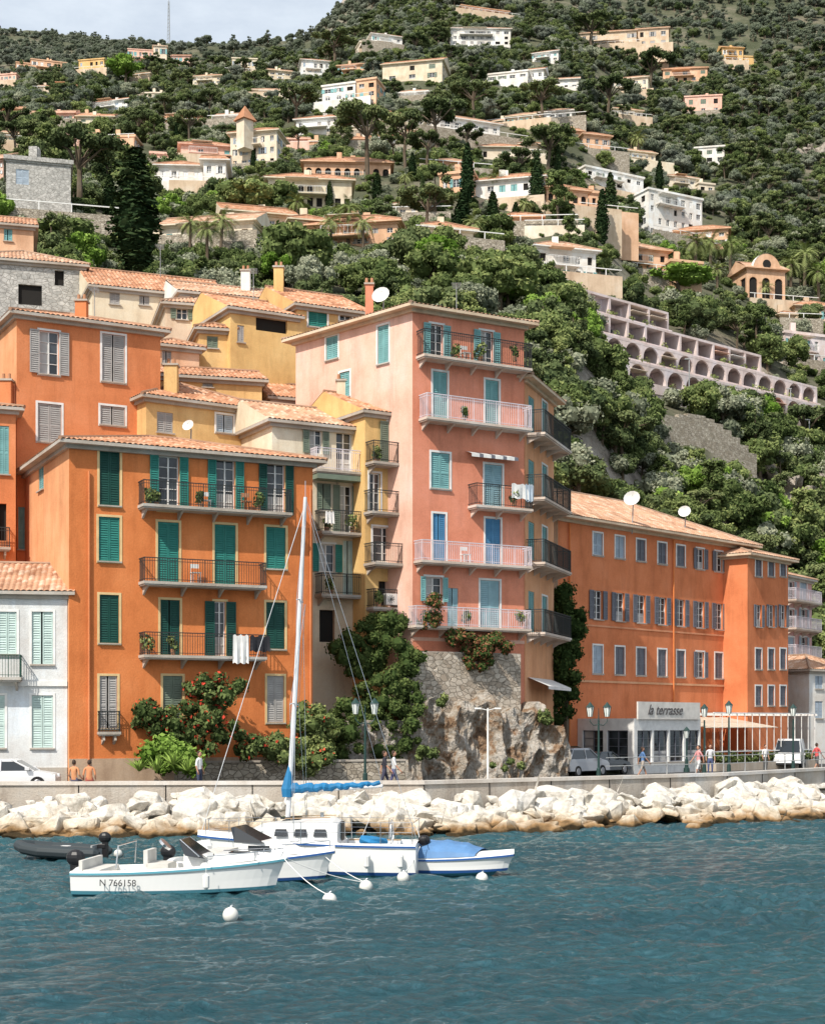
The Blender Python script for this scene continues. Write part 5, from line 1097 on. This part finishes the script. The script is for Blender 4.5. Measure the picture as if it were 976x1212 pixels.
person(826,84,'walk',(.65,.3,.3),(.6,.6,.6),-1.2); person(840,88,'stand',(.6,.6,.62),(.08,.1,.2),0); person(966,95,'walk',(.6,.1,.1),(.1,.1,.1),2); person(760,88,'walk',(.1,.2,.4),(.4,.35,.3),1.7,1.5); person(905,98,'stand',(.7,.7,.7),(.1,.1,.1),.5,1.5)
# ================================================================ WATER
m,nt,bb=nmat('sea_water',.09,spec=.5); bb.inputs['IOR'].default_value=1.33
g=nd(nt,'NewGeometry'); mp=nd(nt,'Mapping',{'Vector':g,'Scale':(.7,1.3,1),'Rotation':(0,0,.25)})
b2=nd(nt,'TexNoise',{'Vector':mp,'Scale':4.,'Detail':6.,'Roughness':.7,'Distortion':.8}); c2=nd(nt,'TexNoise',{'Vector':mp,'Scale':.05,'Detail':3.})
bn=nd(nt,'Bump',{'Strength':1.,'Distance':.24,'Height':b2}); nt.links.new(bn.outputs[0],bb.inputs['Normal'])
r=ramp(nt,c2,[(.35,(.020,.078,.100)),(.65,(.036,.118,.140))]); nt.links.new(r.outputs[0],bb.inputs['Base Color'])
nr_,nc_=660,700; Dr=19*(98/19)**(np.arange(nr_)/(nr_-1)); rr=np.linspace(-.44,.46,nc_); DD,RR=np.meshgrid(Dr,rr,indexing='ij'); Xw=DD*RR; Yw=DD
Zw=np.zeros_like(Xw); rs_=np.random.RandomState(4); spc=DD*(.9/nc_)
wx=Xw+.5*np.sin(Yw*.31+1)+.35*np.sin(Xw*.47+Yw*.22)+.12*np.sin(Xw*1.9+Yw*1.3); wy=Yw+.5*np.sin(Xw*.37)+.3*np.sin(Yw*.53+Xw*.2+2)+.12*np.sin(Xw*1.5-Yw*1.7)
nw=90; gust=.8+.35*np.sin(Xw*.11+Yw*.07+.5*np.sin(Yw*.17))*np.sin(Yw*.13+1.)+.15*np.sin(Xw*.3-Yw*.21)
for i in range(nw):
    lam=.28*(3.2/.28)**rs_.rand(); th=math.radians(-72+rs_.normal()*36); k=2*math.pi/lam; a=.054*lam/(2*math.pi)*(1.35 if lam<1.3 else .7)
    ph=k*(wx*math.cos(th)+wy*math.sin(th))+rs_.rand()*6.28; fade=np.clip((lam/spc-2.0)/2.2,0,1); s_=np.sin(ph); Zw+=a*fade*(s_+.3*np.cos(2*ph))*gust
V=np.stack([Xw,Yw,Zw],-1).reshape(-1,3).astype(np.float32); idx=np.arange(nr_*nc_).reshape(nr_,nc_)
Q=np.stack([idx[:-1,:-1],idx[:-1,1:],idx[1:,1:],idx[1:,:-1]],-1).reshape(-1).astype(np.int32); nf=len(Q)//4
me=bpy.data.meshes.new('water'); me.vertices.add(len(V)); me.vertices.foreach_set('co',V.ravel()); me.loops.add(len(Q)); me.loops.foreach_set('vertex_index',Q); me.polygons.add(nf); me.polygons.foreach_set('loop_start',np.arange(0,nf*4,4,dtype=np.int32)); me.polygons.foreach_set('loop_total',np.full(nf,4,np.int32)); me.polygons.foreach_set('use_smooth',np.ones(nf,bool)); me.update(calc_edges=True); me.validate(); me.materials.append(m); COL.objects.link(bpy.data.objects.new('water',me))
me=bpy.data.meshes.new('sea'); me.from_pydata([(-900,-200,-.3),(900,-200,-.3),(900,1500,-.3),(-900,1500,-.3)],[],[(0,1,2,3)]); me.materials.append(m); COL.objects.link(bpy.data.objects.new('sea_water',me))
# ================================================================ LIGHT, SKY, CAMERA
sd=Vector((-.44,-.70,.84)).normalized()
sun=bpy.data.lights.new('sun','SUN'); sun.energy=5.0; sun.angle=math.radians(.55); sun.color=(1,.94,.85); so=bpy.data.objects.new('sun',sun); COL.objects.link(so); so.rotation_euler=(-sd).to_track_quat('-Z','Y').to_euler()
w=bpy.data.worlds.new('World'); bpy.context.scene.world=w; w.use_nodes=True; nt=w.node_tree; bg=nt.nodes['Background']
sky=nt.nodes.new('ShaderNodeTexSky'); sky.sky_type='NISHITA'; sky.sun_disc=False; sky.sun_elevation=math.asin(sd.z); sky.sun_rotation=math.atan2(sd.x,sd.y); sky.dust_density=2.5; sky.altitude=10
tc=nd(nt,'TexCoord'); mp=nd(nt,'Mapping',{'Vector':(tc,'Generated'),'Scale':(1,1,2.6),'Location':(.35,0,.2)}); n_=nd(nt,'TexNoise',{'Vector':mp,'Scale':2.6,'Detail':8.,'Roughness':.6})
r=ramp(nt,n_,[(.38,(.45,.45,.45)),(.58,(1,1,1))]); mm=nd(nt,'Math',{0:r,1:.85},operation='MULTIPLY'); mx=nd(nt,'MixRGB',{'Fac':mm,'Color1':sky,'Color2':(6.7,7.3,7.9,1)})
nt.links.new(mx.outputs[0],bg.inputs['Color']); bg.inputs['Strength'].default_value=.14
cam=bpy.data.cameras.new('camera'); cam.sensor_fit='VERTICAL'; cam.sensor_height=36; cam.lens=36*F/1212; cam.shift_y=(HY-606)/1212; cam.clip_start=.5; cam.clip_end=5000
co=bpy.data.objects.new('camera',cam); COL.objects.link(co); co.location=(0,0,EYE); co.rotation_euler=(math.pi/2,0,0); bpy.context.scene.camera=co
bpy.context.scene.view_settings.view_transform='Standard'; bpy.context.scene.view_settings.look='None'
